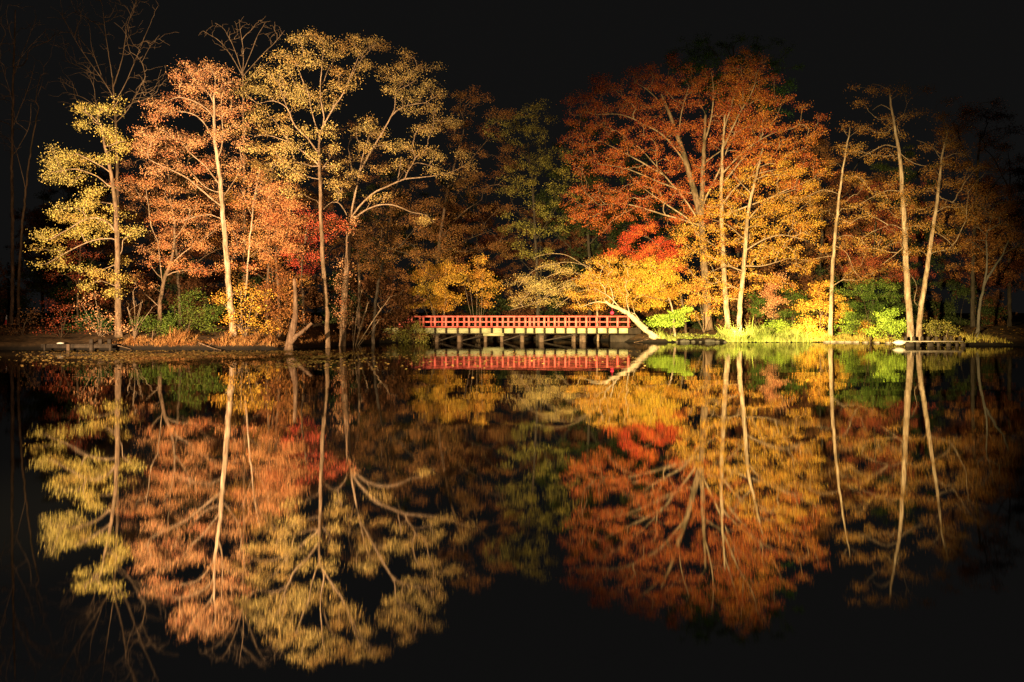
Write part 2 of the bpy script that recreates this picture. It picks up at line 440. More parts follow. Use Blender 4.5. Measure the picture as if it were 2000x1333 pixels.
tree('maple_tree', 'low orange maple with flat layered leaf tiers and a short forked trunk', 'tree', 68,
     [[(312, 618), (313, 590), (318, 560), (322, 540), (336, 505), (340, 465), (342, 430)]],
     [[(318, 555), (314, 520), (312, 490), (310, 470)], [(330, 520), (360, 493), (395, 470), (425, 448)], [(312, 600), (295, 585), (275, 568), (255, 545)], [(316, 548), (298, 525), (285, 512)],
      [(340, 470), (360, 440), (372, 410)], [(312, 480), (295, 440), (290, 400), (285, 370)], [(342, 440), (335, 405), (320, 380)], [(325, 535), (360, 528), (395, 530)]],
     [(285, 358, 44, 10), (330, 370, 30, 8), (310, 392, 35, 8), (352, 400, 30, 8), (270, 385, 25, 8), (335, 420, 30, 8), (372, 455, 40, 10), (330, 460, 30, 10), (318, 482, 26, 9), (382, 480, 40, 10),
      (310, 506, 30, 8), (360, 518, 48, 8), (392, 532, 30, 8), (268, 540, 25, 7), (290, 560, 20, 6), (400, 402, 28, 9), (420, 440, 25, 11), (390, 425, 28, 9), (300, 430, 25, 9), (250, 350, 18, 8)],
     'salmon', 'tan', rad=(.22, .06), lrad=.07, leafn=20, leafL=.12, dens=1.15, bf=.2, lift=.1)
tree('ash_tree', 'tall orange tree with a smooth pale trunk left of the tallest golden tree', 'tree', 62,
     [[(458, 660), (449, 585), (441, 480), (434, 405), (430, 350), (423, 300), (419, 260), (418, 205), (421, 165)]],
     [[(434, 405), (410, 385), (370, 350), (345, 335), (310, 320), (292, 310)], [(428, 360), (400, 325), (370, 300), (355, 280)], [(418, 275), (405, 250), (385, 228), (350, 218), (312, 228)],
      [(428, 310), (436, 265), (435, 230), (434, 190), (450, 160)], [(437, 432), (410, 420), (375, 425), (345, 437)], [(432, 390), (452, 360), (470, 330)], [(420, 200), (400, 175), (375, 150)],
      [(421, 180), (440, 165), (455, 158)], [(419, 230), (395, 205), (350, 190), (310, 205)], [(447, 560), (460, 578), (470, 595)], [(432, 380), (400, 365), (380, 345)]],
     [(345, 150, 14, 8), (372, 141, 25, 12), (400, 150, 30, 14), (430, 150, 30, 14), (410, 130, 14, 7), (380, 173, 40, 14), (430, 183, 35, 16), (455, 162, 20, 12), (340, 190, 30, 10), (300, 203, 17, 8), (325, 214, 40, 11),
      (385, 208, 40, 13), (440, 223, 40, 16), (470, 213, 25, 14), (300, 230, 20, 7), (430, 263, 35, 13), (280, 256, 25, 9), (310, 271, 45, 12), (360, 268, 30, 14), (290, 298, 35, 14), (340, 299, 30, 13), (392, 280, 30, 12),
      (350, 328, 35, 10), (300, 335, 33, 9), (400, 330, 30, 12), (470, 280, 20, 16), (460, 320, 25, 14), (270, 285, 14, 8), (385, 365, 24, 9), (345, 430, 18, 8), (470, 250, 20, 14)],
     'orange', 'pale', rad=(.29, .07), lrad=.075, leafn=22, leafL=.13)
tree('sapling_tree', 'slender pale-stemmed salmon tree right beside the tall smooth trunk', 'tree', 64,
     [[(474, 655), (478, 600), (484, 520), (489, 465), (494, 410), (501, 360), (508, 330)]],
     [[(492, 425), (480, 392), (468, 368)], [(490, 445), (510, 420), (522, 398)], [(486, 500), (505, 490), (520, 478)], [(487, 480), (470, 465), (455, 450)], [(496, 400), (505, 365), (522, 345)]],
     [(490, 350, 30, 15), (520, 372, 30, 15), (470, 385, 20, 12), (505, 400, 30, 14), (460, 447, 22, 11), (470, 468, 25, 11), (502, 480, 28, 12), (485, 522, 25, 11), (460, 400, 18, 10), (505, 340, 20, 12), (455, 490, 20, 10), (515, 440, 20, 12), (450, 520, 18, 9)],
     'salmon', 'pale', rad=(.11, .035), lrad=.035, leafn=22, leafL=.12, twig=.009)
tree('maple_tree', 'rounded salmon-orange maple crown in front of the tall straight alder trunk', 'tree', 67,
     [[(548, 660), (545, 590), (540, 520), (540, 460), (538, 400)]],
     [[(541, 500), (560, 460), (572, 420)], [(540, 490), (525, 455), (515, 430)], [(540, 440), (552, 400), (560, 385)]],
     [(540, 392, 32, 18), (540, 428, 40, 20), (530, 468, 35, 15), (570, 402, 30, 17), (555, 450, 30, 17), (515, 410, 20, 15), (575, 435, 22, 18), (545, 365, 24, 12), (520, 500, 24, 12), (560, 485, 24, 12)],
     'salmon', 'brown', rad=(.16, .05), leafn=30, leafL=.12, dens=1.25)
tree('maple_tree', 'crimson red maple crown on both sides of the tall straight alder trunk', 'tree', 68.5,
     [[(596, 655), (592, 590), (590, 520), (598, 460), (605, 425)]],
     [[(592, 520), (580, 505), (570, 495)], [(597, 465), (625, 440), (652, 425)], [(594, 490), (605, 470), (612, 460)]],
     [(600, 430, 28, 16), (602, 468, 30, 16), (580, 515, 26, 10), (600, 530, 16, 10), (650, 425, 26, 11), (575, 440, 26, 14), (565, 495, 24, 12), (560, 400, 20, 12), (575, 470, 20, 14), (625, 440, 20, 11), (585, 410, 18, 11), (665, 445, 16, 9), (610, 500, 18, 10)],
     'red', 'brown', rad=(.13, .04), leafn=20, leafL=.12, dens=1.25)
tree('alder_tree', 'tallest golden alder with a straight trunk and fan of upright limbs', 'tree', 65,
     [[(642, 648), (637, 590), (631, 520), (628, 450), (626, 400), (625, 350), (624, 300), (622, 260)]],
     [[(622, 262), (612, 230), (604, 190), (598, 170)], [(624, 270), (632, 230), (626, 200), (625, 170), (628, 130), (630, 100)], [(630, 250), (650, 215), (672, 180), (688, 140), (700, 110)],
      [(622, 300), (600, 270), (575, 245), (560, 210), (535, 195), (505, 200)], [(622, 320), (595, 300), (560, 270), (540, 240), (525, 225)], [(620, 330), (590, 318), (555, 316), (530, 318)],
      [(620, 352), (600, 345), (575, 338)], [(604, 190), (590, 150), (575, 110)], [(630, 170), (640, 140), (655, 115)], [(560, 210), (550, 180), (545, 150)], [(690, 138), (715, 105), (735, 90)],
      [(625, 335), (645, 310), (655, 290)], [(570, 280), (520, 265), (490, 270)]],
     [(575, 76, 18, 8), (600, 67, 14, 7), (625, 76, 18, 10), (637, 96, 17, 10), (545, 110, 25, 10), (570, 120, 25, 12), (600, 105, 15, 12), (560, 140, 22, 10), (690, 76, 18, 8), (725, 81, 19, 10), (742, 92, 8, 6),
      (670, 91, 18, 8), (655, 106, 20, 8), (695, 101, 20, 8), (710, 126, 17, 6), (620, 126, 30, 11), (660, 140, 20, 10), (690, 150, 14, 9), (500, 146, 22, 9), (490, 165, 25, 10), (530, 155, 25, 10), (555, 165, 28, 10),
      (510, 180, 30, 10), (480, 177, 20, 9), (560, 185, 30, 11), (590, 172, 30, 15), (620, 186, 30, 13), (650, 166, 22, 12), (640, 210, 24, 9), (682, 170, 14, 9), (580, 200, 28, 9), (500, 215, 25, 11), (480, 232, 20, 9),
      (545, 230, 30, 10), (470, 260, 25, 10), (520, 260, 30, 10), (560, 256, 30, 12), (490, 290, 30, 11), (530, 290, 35, 12), (565, 286, 30, 13), (500, 325, 30, 11), (550, 320, 30, 13), (590, 330, 18, 11), (642, 290, 18, 14),
      (655, 330, 12, 14), (600, 262, 15, 11), (645, 250, 14, 11), (572, 346, 30, 11), (525, 347, 24, 10), (610, 300, 14, 10), (560, 375, 24, 9), (660, 360, 14, 12)],
     'goldbrown', 'tan', rad=(.24, .09), lrad=.08, leafn=22, leafL=.14)
tree('alder_tree', 'bronze alder with a thick stubby trunk and one long limb arching right', 'tree', 70,
     [[(668, 650), (673, 580), (679, 500), (681, 450), (684, 427)]],
     [[(684, 427), (692, 390), (700, 350), (708, 310), (718, 275), (725, 260)], [(698, 345), (722, 300), (740, 270), (757, 240), (770, 215), (774, 180), (785, 165), (800, 145)], [(764, 225), (785, 210), (815, 202), (830, 200), (845, 210)],
      [(686, 428), (700, 405), (725, 380), (755, 365), (790, 350), (830, 345), (880, 335), (900, 325), (910, 318)], [(790, 350), (800, 330), (815, 318), (850, 328)], [(775, 357), (782, 330), (785, 310)],
      [(688, 430), (715, 410), (745, 400), (775, 403), (800, 415), (830, 420), (845, 435)], [(684, 430), (660, 395), (640, 400), (632, 408)], [(774, 180), (790, 170), (815, 155)]],
     [(790, 112, 12, 9), (785, 130, 25, 9), (830, 131, 19, 9), (757, 139, 15, 7), (775, 155, 28, 10), (815, 150, 25, 11), (835, 166, 10, 8), (760, 175, 16, 9), (790, 190, 30, 9), (820, 180, 25, 10), (855, 180, 12, 7), (812, 218, 20, 9),
      (850, 215, 25, 11), (870, 230, 22, 10), (850, 255, 30, 11), (890, 246, 10, 8), (820, 255, 15, 10), (720, 236, 25, 9), (700, 251, 22, 10), (735, 260, 25, 11), (715, 285, 20, 13), (700, 310, 20, 10), (690, 340, 16, 9),
      (760, 290, 25, 11), (790, 286, 30, 11), (820, 300, 30, 11), (855, 305, 25, 10), (900, 300, 22, 11), (914, 325, 13, 8), (880, 345, 25, 7), (780, 320, 20, 10), (680, 360, 20, 9), (660, 380, 14, 10), (742, 330, 14, 11), (845, 330, 22, 9), (750, 385, 20, 8), (830, 430, 24, 9)],
     'goldbrown', 'tan', rad=(.34, .19), lrad=.10, leafn=20, leafL=.14)
# broken snag standing at the water's edge
def snag():
    D = 60.6
    b = W(565, 676, D); gz = float(ground_z(b[0], b[1]))
    root = empty('dead_tree', (b[0], b[1], min(gz, .1)), 'broken bare trunk without leaves standing at the water edge, one stub leaning right', 'dead tree')
    loc = np.array(root.location)
    g = Geo()
    P = [W(563, 690, D), W(566, 668, D), W(572, 645, D), W(577, 615, D), W(577, 580, D), W(575, 545, D)]
    cp = catmull(P, .25); g.tube(cp, np.interp(np.linspace(0, 1, len(cp)), [0, .2, .5, 1], [.32, .25, .16, .10]), 9, .18)
    g.build('trunk', BARK['silver'], root, True, loc)
    g = Geo()
    P = [W(566, 672, D-.1), W(580, 656, D-.25), W(596, 644, D-.3), W(609, 631, D-.4)]
    cp = catmull(P, .2); g.tube(cp, np.interp(np.linspace(0, 1, len(cp)), [0, 1], [.17, .09]), 8, .2)
    g.build('branch', BARK['silver'], root, True, loc)
snag()

# ---- behind and beside the bridge -------------------------------------------
tree('brown_tree', 'dim brown-leaved tree standing tall behind the left end of the bridge', 'tree', 97,
     [[(845, 640), (850, 560), (860, 460), (880, 350), (905, 260)]],
     [[(850, 540), (800, 490), (760, 470)], [(858, 470), (900, 420), (940, 390)], [(880, 360), (930, 300), (970, 250)], [(855, 500), (910, 470), (960, 450)]],
     fill_poly([(860, 195), (900, 180), (960, 185), (1000, 215), (1010, 280), (1000, 380), (980, 510), (900, 520), (800, 505), (720, 480), (730, 440), (830, 390), (900, 350), (875, 270)], 62, (16, 30)),
     'midbrown', 'brown', rad=(.3, .08), lrad=.1, leafn=13, leafL=.2, leafW=.12, depth=1.6, dens=.8)
tree('olive_tree', 'dark olive-green tree with scattered yellow sprays behind the middle of the bridge', 'tree', 94,
     [[(1050, 640), (1050, 560), (1045, 460), (1040, 360), (1030, 280)]],
     [[(1046, 470), (1080, 420), (1110, 370)], [(1045, 440), (1010, 410), (995, 380)], [(1040, 360), (1070, 310), (1090, 280)], [(1040, 330), (1010, 280), (995, 260)]],
     fill_poly([(960, 250), (1000, 235), (1040, 205), (1070, 250), (1110, 290), (1120, 350), (1110, 420), (1080, 470), (1010, 500), (990, 440), (995, 340)], 46, (14, 26)),
     'olive', 'dark', rad=(.25, .07), lrad=.09, leafn=10, leafL=.24, leafW=.10, depth=1.6, dens=.8)
shrub('golden_shrub', 'bright golden bush behind the left half of the bridge railing', 'shrub', 91, 862,
      [(830, 540, 24, 14), (850, 560, 26, 16), (815, 570, 22, 14), (872, 580, 26, 14), (840, 590, 30, 12), (885, 545, 24, 14), (870, 520, 22, 12), (810, 600, 24, 8), (865, 603, 26, 7), (845, 528, 22, 12)],
      'gold', 'tan', leafn=34, leafL=.17, leafW=.1, dens=1.2, rad=(.09, .03), depth=.9)
shrub('bronze_shrub', 'yellow-brown bush overhanging the bridge rail just right of the golden bush', 'shrub', 92, 935,
      [(915, 540, 25, 13), (945, 535, 25, 12), (960, 555, 22, 12), (930, 560, 25, 10), (900, 525, 22, 11), (940, 510, 24, 10), (948, 592, 10, 9), (955, 578, 14, 10)],
      'amber', 'tan', leafn=26, leafL=.17, leafW=.1, rad=(.08, .03), depth=.9)
shrub('rust_shrub', 'dull orange-brown bush with arching bare boughs left of the bridge end', 'shrub', 88.5, 745,
      [(740, 548, 26, 12), (770, 535, 26, 12), (710, 560, 22, 10), (760, 570, 24, 12), (790, 560, 22, 13), (780, 595, 22, 11), (720, 600, 16, 9), (745, 520, 24, 10), (700, 525, 18, 10)],
      'brownleaf', 'tan', leafn=24, leafL=.15, rad=(.10, .03), lrad=.04, stems=8, depth=.9)
tree('twiggy_tree', 'fine pale twigs of a nearly bare tree drooping over the middle of the bridge', 'tree', 91,
     [[(1168, 645), (1166, 600), (1160, 550), (1150, 515)]],
     [[(1160, 550), (1110, 530), (1060, 545), (1012, 592)], [(1162, 560), (1105, 560), (1055, 588), (1000, 604)], [(1152, 520), (1100, 512), (1045, 525), (1012, 560)], [(1158, 545), (1120, 545), (1080, 565), (1045, 600)],
      [(1155, 530), (1110, 500), (1070, 495), (1040, 505)], [(1162, 565), (1130, 570), (1100, 590), (1085, 605)]],
     [(1050, 560, 45, 18), (1022, 582, 25, 13), (1080, 572, 30, 14), (1100, 530, 30, 11), (1060, 592, 30, 9), (1030, 545, 24, 11), (1110, 560, 24, 12), (1070, 520, 26, 10), (1005, 598, 10, 7)],
     'goldbrown', 'pale', rad=(.12, .04), lrad=.045, leafn=9, leafL=.15, twig=.015, dens=1.6, bf=.12)
# ---- right bank -----------------------------------------------------------
def leaning():
    tree('leaning_tree', 'pale leaning trunk growing out low over the water at the right end of the bridge', 'tree', 84.6,
         [[(1297, 664), (1280, 660), (1262, 645), (1246, 631), (1232, 616), (1215, 606), (1196, 598), (1180, 585)]],
         [[(1252, 637), (1247, 622), (1240, 612), (1226, 608), (1215, 611)], [(1215, 606), (1190, 580), (1165, 565)], [(1230, 616), (1225, 595), (1222, 575)], [(1190, 592), (1160, 590), (1135, 600)], [(1200, 598), (1195, 570), (1185, 545)]],
         [(1215, 572, 25, 11), (1225, 590, 28, 7), (1195, 585, 22, 9), (1180, 560, 25, 12), (1150, 577, 20, 10), (1165, 540, 25, 12), (1200, 532, 25, 12), (1130, 600, 18, 7), (1140, 550, 20, 10), (1200, 510, 22, 10), (1170, 512, 18, 9), (1160, 600, 16, 7), (1120, 575, 18, 9), (1225, 545, 22, 13), (1240, 515, 20, 11), (1185, 575, 24, 12), (1155, 555, 22, 11), (1205, 555, 22, 12)],
         'amber', 'cream', rad=(.45, .11), lrad=.13, leafn=26, leafL=.17, leafW=.1)
leaning()
tree('maple_tree', 'bright yellow maple crown hanging behind the leaning pale trunk', 'tree', 86.5,
     [[(1318, 640), (1312, 600), (1303, 575), (1292, 550), (1280, 530)]],
     [[(1303, 578), (1275, 560), (1250, 555)], [(1298, 562), (1310, 545), (1318, 535)], [(1308, 590), (1285, 585), (1260, 580)]],
     [(1290, 556, 22, 15), (1265, 546, 22, 14), (1310, 575, 14, 10), (1245, 566, 25, 13), (1280, 582, 22, 9), (1250, 535, 20, 11), (1290, 535, 18, 10), (1315, 545, 14, 10), (1225, 555, 16, 11), (1268, 565, 24, 13), (1230, 536, 16, 10), (1300, 520, 22, 11), (1262, 515, 22, 11), (1320, 560, 12, 10), (1285, 595, 18, 8), (1255, 600, 16, 7)],
     'yellow', 'pale', rad=(.14, .05), leafn=34, leafL=.18, leafW=.11, dens=1.3)
tree('maple_tree', 'scarlet red maple crown directly above the bright yellow one on the right', 'tree', 88,
     [[(1340, 640), (1330, 580), (1310, 520), (1285, 480), (1260, 460)]],
     [[(1300, 505), (1260, 495), (1220, 490)], [(1285, 480), (1300, 470), (1315, 465)], [(1270, 468), (1240, 455), (1215, 450)], [(1315, 530), (1320, 520), (1325, 515)]],
     [(1240, 456, 25, 11), (1265, 446, 20, 9), (1290, 475, 30, 11), (1300, 500, 25, 11), (1265, 490, 25, 11), (1216, 490, 20, 9), (1312, 520, 16, 10), (1200, 497, 18, 7), (1225, 470, 18, 9), (1280, 510, 20, 9), (1245, 505, 20, 9), (1325, 495, 12, 8), (1300, 530, 20, 10)],
     'scarlet', 'brown', rad=(.14, .05), leafn=30, leafL=.17, leafW=.1, dens=1.2)
tree('oak_tree', 'huge rust-red tree with many fanned stems rising above the right bank', 'tree', 91,
     [[(1384, 648), (1380, 590), (1376, 530), (1372, 470), (1370, 430), (1371, 380), (1373, 330), (1376, 270), (1378, 225)], [(1370, 430), (1352, 360), (1338, 310), (1325, 270), (1308, 225), (1292, 185)]],
     [[(1372, 470), (1345, 430), (1310, 405), (1275, 380), (1240, 352)], [(1370, 440), (1335, 385), (1300, 345), (1262, 300), (1240, 280)], [(1340, 320), (1300, 270), (1260, 245), (1215, 225), (1165, 223)],
      [(1372, 400), (1400, 340), (1420, 290), (1440, 240), (1450, 190)], [(1376, 280), (1390, 230), (1395, 180), (1392, 140)], [(1325, 270), (1330, 220), (1345, 170)], [(1374, 320), (1400, 300), (1430, 280)],
      [(1365, 440), (1300, 420), (1230, 400), (1170, 400)], [(1352, 380), (1300, 360), (1230, 330), (1170, 320)], [(1300, 345), (1240, 310), (1180, 280)], [(1300, 210), (1270, 180), (1240, 160)]],
     fill_poly([(1110, 190), (1150, 172), (1165, 155), (1230, 145), (1265, 130), (1330, 118), (1380, 128), (1430, 118), (1450, 180), (1450, 300), (1440, 400), (1400, 450), (1340, 440), (1290, 400), (1220, 430), (1160, 445), (1125, 420), (1120, 370), (1130, 330), (1118, 290), (1112, 240)], 130, (18, 32), .55),
     'rust', 'tan', rad=(.56, .13), lrad=.13, leafn=14, leafL=.19, leafW=.105, depth=2.2, dens=.8, twig=.014)
tree('oak_tree', 'rust-orange tree with one slim upright trunk merged into the right of the huge crown', 'tree', 88.5,
     [[(1422, 650), (1418, 600), (1414, 540), (1411, 470), (1409, 400), (1410, 330), (1413, 270), (1416, 225)]],
     [[(1410, 400), (1440, 365), (1480, 340), (1520, 330)], [(1410, 340), (1450, 300), (1500, 265), (1550, 250)], [(1413, 290), (1440, 230), (1470, 180), (1480, 140)], [(1411, 360), (1460, 300), (1510, 240), (1530, 200)],
      [(1410, 420), (1470, 400), (1540, 370), (1590, 350)], [(1415, 250), (1430, 200), (1440, 160)]],
     fill_poly([(1430, 115), (1476, 108), (1492, 128), (1520, 150), (1522, 185), (1552, 195), (1572, 232), (1602, 248), (1598, 275), (1588, 305), (1606, 335), (1588, 360), (1550, 370), (1480, 350), (1430, 330), (1425, 230)], 70, (16, 28), .55),
     'rustgold', 'pale', rad=(.36, .10), lrad=.13, leafn=13, leafL=.19, leafW=.11, depth=1.6, dens=.85)
tree('amber_tree', 'amber-yellow tree with a pale bowed trunk in front of the huge rust-red crown', 'tree', 86.5,
     [[(1443, 652), (1446, 590), (1451, 540), (1455, 490), (1459, 440), (1464, 400), (1478, 340), (1490, 290)]],
     [[(1455, 490), (1490, 470), (1530, 460), (1575, 470)], [(1460, 430), (1500, 390), (1550, 370)], [(1457, 470), (1420, 440), (1390, 430)], [(1452, 530), (1420, 520), (1390, 530)], [(1453, 520), (1490, 520), (1530, 510)], [(1470, 380), (1440, 350), (1425, 330)]],
     fill_poly([(1330, 450), (1380, 410), (1430, 360), (1500, 310), (1570, 330), (1608, 390), (1600, 450), (1590, 510), (1540, 545), (1480, 560), (1440, 590), (1390, 600), (1340, 560)], 92, (16, 27), .55),
     'amber', 'pale', rad=(.33, .09), lrad=.11, leafn=13, leafL=.18, leafW=.105, depth=1.3, dens=.9)
shrub('gold_shrub', 'yellow-brown bush around the foot of the thick trunk on the right bank', 'shrub', 89, 1375,
      [(1350, 590, 20, 12), (1365, 565, 22, 12), (1340, 612, 16, 10), (1400, 585, 18, 12), (1390, 610, 18, 10), (1420, 575, 16, 11), (1360, 620, 14, 8), (1345, 560, 16, 10)],
      'amber', 'tan', leafn=24, leafL=.16, rad=(.07, .03))
shrub('orange_shrub', 'narrow rust-orange bush standing between two pale trunks on the right bank', 'shrub', 88, 1512,
      [(1510, 560, 16, 12), (1515, 585, 16, 12), (1505, 600, 16, 10), (1520, 545, 14, 9), (1500, 575, 12, 10), (1512, 615, 13, 7)],
      'orange', 'brown', leafn=34, leafL=.15, dens=1.3, rad=(.06, .03))
shrub('lime_shrub', 'lime-green leafy bush beside the leaning pale trunk', 'shrub', 87, 1310,
      [(1290, 622, 18, 9), (1315, 615, 20, 9), (1300, 632, 20, 8), (1330, 622, 12, 9), (1275, 632, 12, 6), (1325, 635, 16, 6), (1340, 605, 8, 8)],
      'lime', 'brown', leafn=30, leafL=.2, leafW=.13, dens=1.2, rad=(.05, .02))
tree('birch_tree', 'thin straight pale tree rising from the waterline, crown sparse and bronze', 'tree', 84.6,
     [[(1621, 672), (1622, 640), (1624, 570), (1628, 500), (1634, 430), (1641, 370), (1648, 320), (1657, 268), (1660, 250)]],
     [[(1640, 380), (1610, 370), (1580, 380), (1555, 395)], [(1644, 350), (1670, 345), (1690, 355)], [(1657, 270), (1648, 255), (1642, 245)], [(1658, 268), (1672, 258), (1688, 245)], [(1630, 480), (1655, 495), (1670, 530), (1690, 550)],
      [(1632, 465), (1660, 460), (1690, 475)], [(1629, 500), (1600, 505), (1575, 510)], [(1652, 300), (1670, 290), (1685, 285)]],
     [(1650, 242, 16, 8), (1680, 245, 18, 9), (1655, 285, 18, 7), (1680, 285, 14, 8), (1570, 392, 28, 10), (1600, 375, 24, 10), (1590, 410, 24, 8), (1660, 350, 20, 8), (1690, 360, 20, 8), (1670, 470, 22, 9), (1650, 480, 18, 9), (1695, 490, 18, 8),
      (1665, 530, 20, 9), (1685, 548, 26, 9), (1590, 510, 24, 9), (1610, 490, 18, 9), (1640, 510, 16, 8), (1710, 530, 20, 8), (1645, 395, 18, 8), (1625, 320, 16, 7), (1690, 400, 22, 8)],
     'bronze', 'pale', rad=(.26, .06), lrad=.05, leafn=13, leafL=.15, twig=.012)
shrub('golden_shrub', 'golden-yellow bush wrapped round the foot of the thin waterside trunk', 'shrub', 86, 1600,
      [(1600, 575, 20, 11), (1585, 595, 22, 12), (1612, 600, 20, 13), (1570, 605, 18, 9), (1640, 615, 18, 10), (1650, 600, 12, 8), (1610, 625, 18, 9), (1590, 560, 14, 8), (1635, 580, 14, 10), (1615, 555, 12, 8), (1580, 625, 14, 8)],
      'gold', 'tan', leafn=26, leafL=.19, leafW=.12, rad=(.06, .02), dens=1.1)
tree('twin_trunk_tree', 'tall twin-trunked tree with thin brown crown beside the jetty on the right', 'tree', 72.5,
     [[(1779, 662), (1777, 620), (1772, 560), (1769, 500), (1766, 430), (1762, 370), (1759, 320), (1752, 275), (1745, 230), (1739, 195), (1737, 175)],
      [(1793, 662), (1797, 620), (1804, 570), (1814, 500), (1825, 430), (1832, 380), (1837, 335), (1841, 300), (1848, 270)]],
     [[(1763, 375), (1735, 372), (1705, 385), (1680, 400)], [(1754, 290), (1730, 285), (1700, 300), (1680, 310)], [(1742, 215), (1722, 205), (1705, 215)], [(1738, 180), (1720, 168), (1705, 165)], [(1739, 195), (1755, 185), (1765, 175)],
      [(1840, 305), (1815, 285), (1790, 275)], [(1842, 300), (1850, 270), (1842, 235), (1830, 215)], [(1842, 312), (1870, 300), (1900, 310)], [(1845, 285), (1880, 260), (1910, 235)], [(1833, 385), (1860, 395), (1888, 410)],
      [(1767, 450), (1740, 440), (1710, 450)], [(1822, 450), (1850, 470), (1870, 500)], [(1768, 480), (1745, 500), (1720, 520)], [(1756, 300), (1785, 320), (1810, 325)], [(1800, 600), (1786, 590), (1790, 560)]],
     fill_poly([(1695, 185), (1712, 163), (1745, 165), (1775, 195), (1850, 190), (1920, 195), (1960, 240), (1980, 330), (1960, 420), (1890, 470), (1810, 500), (1740, 500), (1670, 490), (1655, 440), (1690, 350), (1660, 300), (1690, 230)], 78, (16, 28), .5),
     'bronze', 'pale', rad=(.37, .07), lrad=.08, leafn=15, leafL=.14, depth=1.5, twig=.011, dens=.9)
shrub('evergreen_shrub', 'broad dark green conifer bush left of the twin-trunked tree', 'shrub', 80, 1700,
      [(1680, 560, 24, 8), (1720, 555, 28, 8), (1695, 578, 30, 8), (1740, 580, 24, 8), (1670, 595, 22, 8), (1710, 600, 30, 8), (1750, 605, 16, 8), (1690, 620, 28, 8), (1730, 625, 24, 8), (1660, 620, 16, 8), (1650, 570, 16, 7), (1745, 560, 16, 7), (1670, 640, 18, 7)],
      'green', 'brown', leafn=34, leafL=.2, leafW=.06, up=.9, lift=0, dens=1.1, rad=(.1, .03))
shrub('lime_shrub', 'round bright lime bush at the left foot of the twin trunks', 'shrub', 75.5, 1740,
      [(1735, 625, 18, 10), (1750, 632, 16, 10), (1720, 640, 18, 9), (1742, 645, 18, 8), (1738, 612, 12, 7), (1705, 648, 12, 7), (1728, 632, 16, 10), (1757, 645, 10, 8)],
      'lime', 'brown', leafn=34, leafL=.16, leafW=.1, dens=1.3, rad=(.04, .015))
shrub('evergreen_shrub', 'green conifer bush between the orange bush and the golden bush on the right bank', 'shrub', 89, 1550,
      [(1545, 565, 16, 7), (1560, 580, 22, 8), (1540, 590, 18, 8), (1555, 605, 22, 8), (1530, 615, 18, 8), (1565, 620, 16, 8), (1510, 630, 20, 7), (1545, 632, 20, 7)],
      'green', 'brown', leafn=34, leafL=.2, leafW=.06, up=.9, lift=0, dens=1.1, rad=(.08, .03))
for bx, pads, lf, lab in (
        (1578, [(1560, 650, 16, 7), (1580, 640, 18, 8), (1600, 650, 16, 7), (1575, 628, 12, 7), (1592, 655, 14, 5)], 'yellow', 'low pale yellow bush in the grass left of the thin waterside trunk'),
        (1655, [(1640, 640, 14, 8), (1658, 630, 16, 8), (1670, 645, 14, 7), (1650, 652, 16, 5), (1662, 618, 10, 6)], 'lime', 'small lime bush just right of the thin waterside trunk'),
        (1690, [(1680, 648, 14, 6), (1698, 642, 14, 7), (1710, 650, 12, 6), (1690, 632, 10, 6)], 'gold', 'small orange-yellow bush below the conifer bush near the jetty'),
        (1515, [(1500, 640, 14, 7), (1520, 632, 16, 8), (1535, 645, 14, 7), (1510, 650, 16, 5)], 'lime', 'small lime bush in the bright grass below the narrow rust-orange bush'),
        (1830, [(1815, 640, 14, 7), (1835, 632, 14, 7), (1850, 645, 14, 7), (1825, 650, 16, 5)], 'olive', 'dim olive weeds and bush behind the bollards of the jetty')):
    shrub('waterside_shrub', lab, 'shrub', 85.6 if bx < 1700 else 72.5, bx, pads, lf, 'tan', leafn=30, leafL=.16, leafW=.09, rad=(.025, .01), dens=1.4, stems=7)
shrub('evergreen_shrub', 'dark green bush in the shade behind the pale bowed trunk', 'shrub', 91, 1475,
      [(1470, 600, 14, 9), (1485, 590, 14, 9), (1475, 615, 16, 8), (1465, 580, 12, 8), (1490, 610, 12, 8)], 'green', 'brown', leafn=30, leafL=.17, rad=(.06, .02))
tree('tan_tree', 'dusty tan-orange tree filling the gap behind the low layered maple', 'tree', 73,
     [[(352, 645), (350, 580), (345, 500), (338, 420), (330, 350), (325, 300)]],
     [[(346, 500), (390, 440), (430, 400)], [(342, 460), (300, 420), (270, 390)], [(335, 390), (375, 340), (410, 310)], [(332, 370), (295, 330), (270, 300)], [(348, 540), (400, 500), (440, 480)]],
     fill_poly([(250, 280), (300, 262), (400, 270), (470, 300), (490, 380), (470, 470), (400, 520), (300, 500), (245, 460), (240, 350)], 40, (16, 28), .5),
     'orange', 'brown', rad=(.16, .05), lrad=.06, leafn=13, leafL=.14, depth=1.2, dens=.8)
tree('tan_tree', 'tan-brown tree seen through the gap between the tall smooth trunk and the tallest golden tree', 'tree', 74,
     [[(520, 645), (522, 580), (525, 500), (528, 420), (532, 340)]],
     [[(525, 500), (490, 460), (465, 440)], [(526, 470), (560, 430), (590, 400)], [(529, 410), (500, 370), (480, 340)], [(524, 540), (560, 510), (600, 500)], [(524, 550), (490, 530), (460, 520)]],
     fill_poly([(440, 340), (500, 300), (580, 310), (640, 380), (650, 480), (620, 560), (540, 590), (450, 570), (430, 460)], 40, (16, 28), .5),
     'bronze', 'brown', rad=(.16, .05), lrad=.06, leafn=13, leafL=.15, depth=1.2, dens=.8)
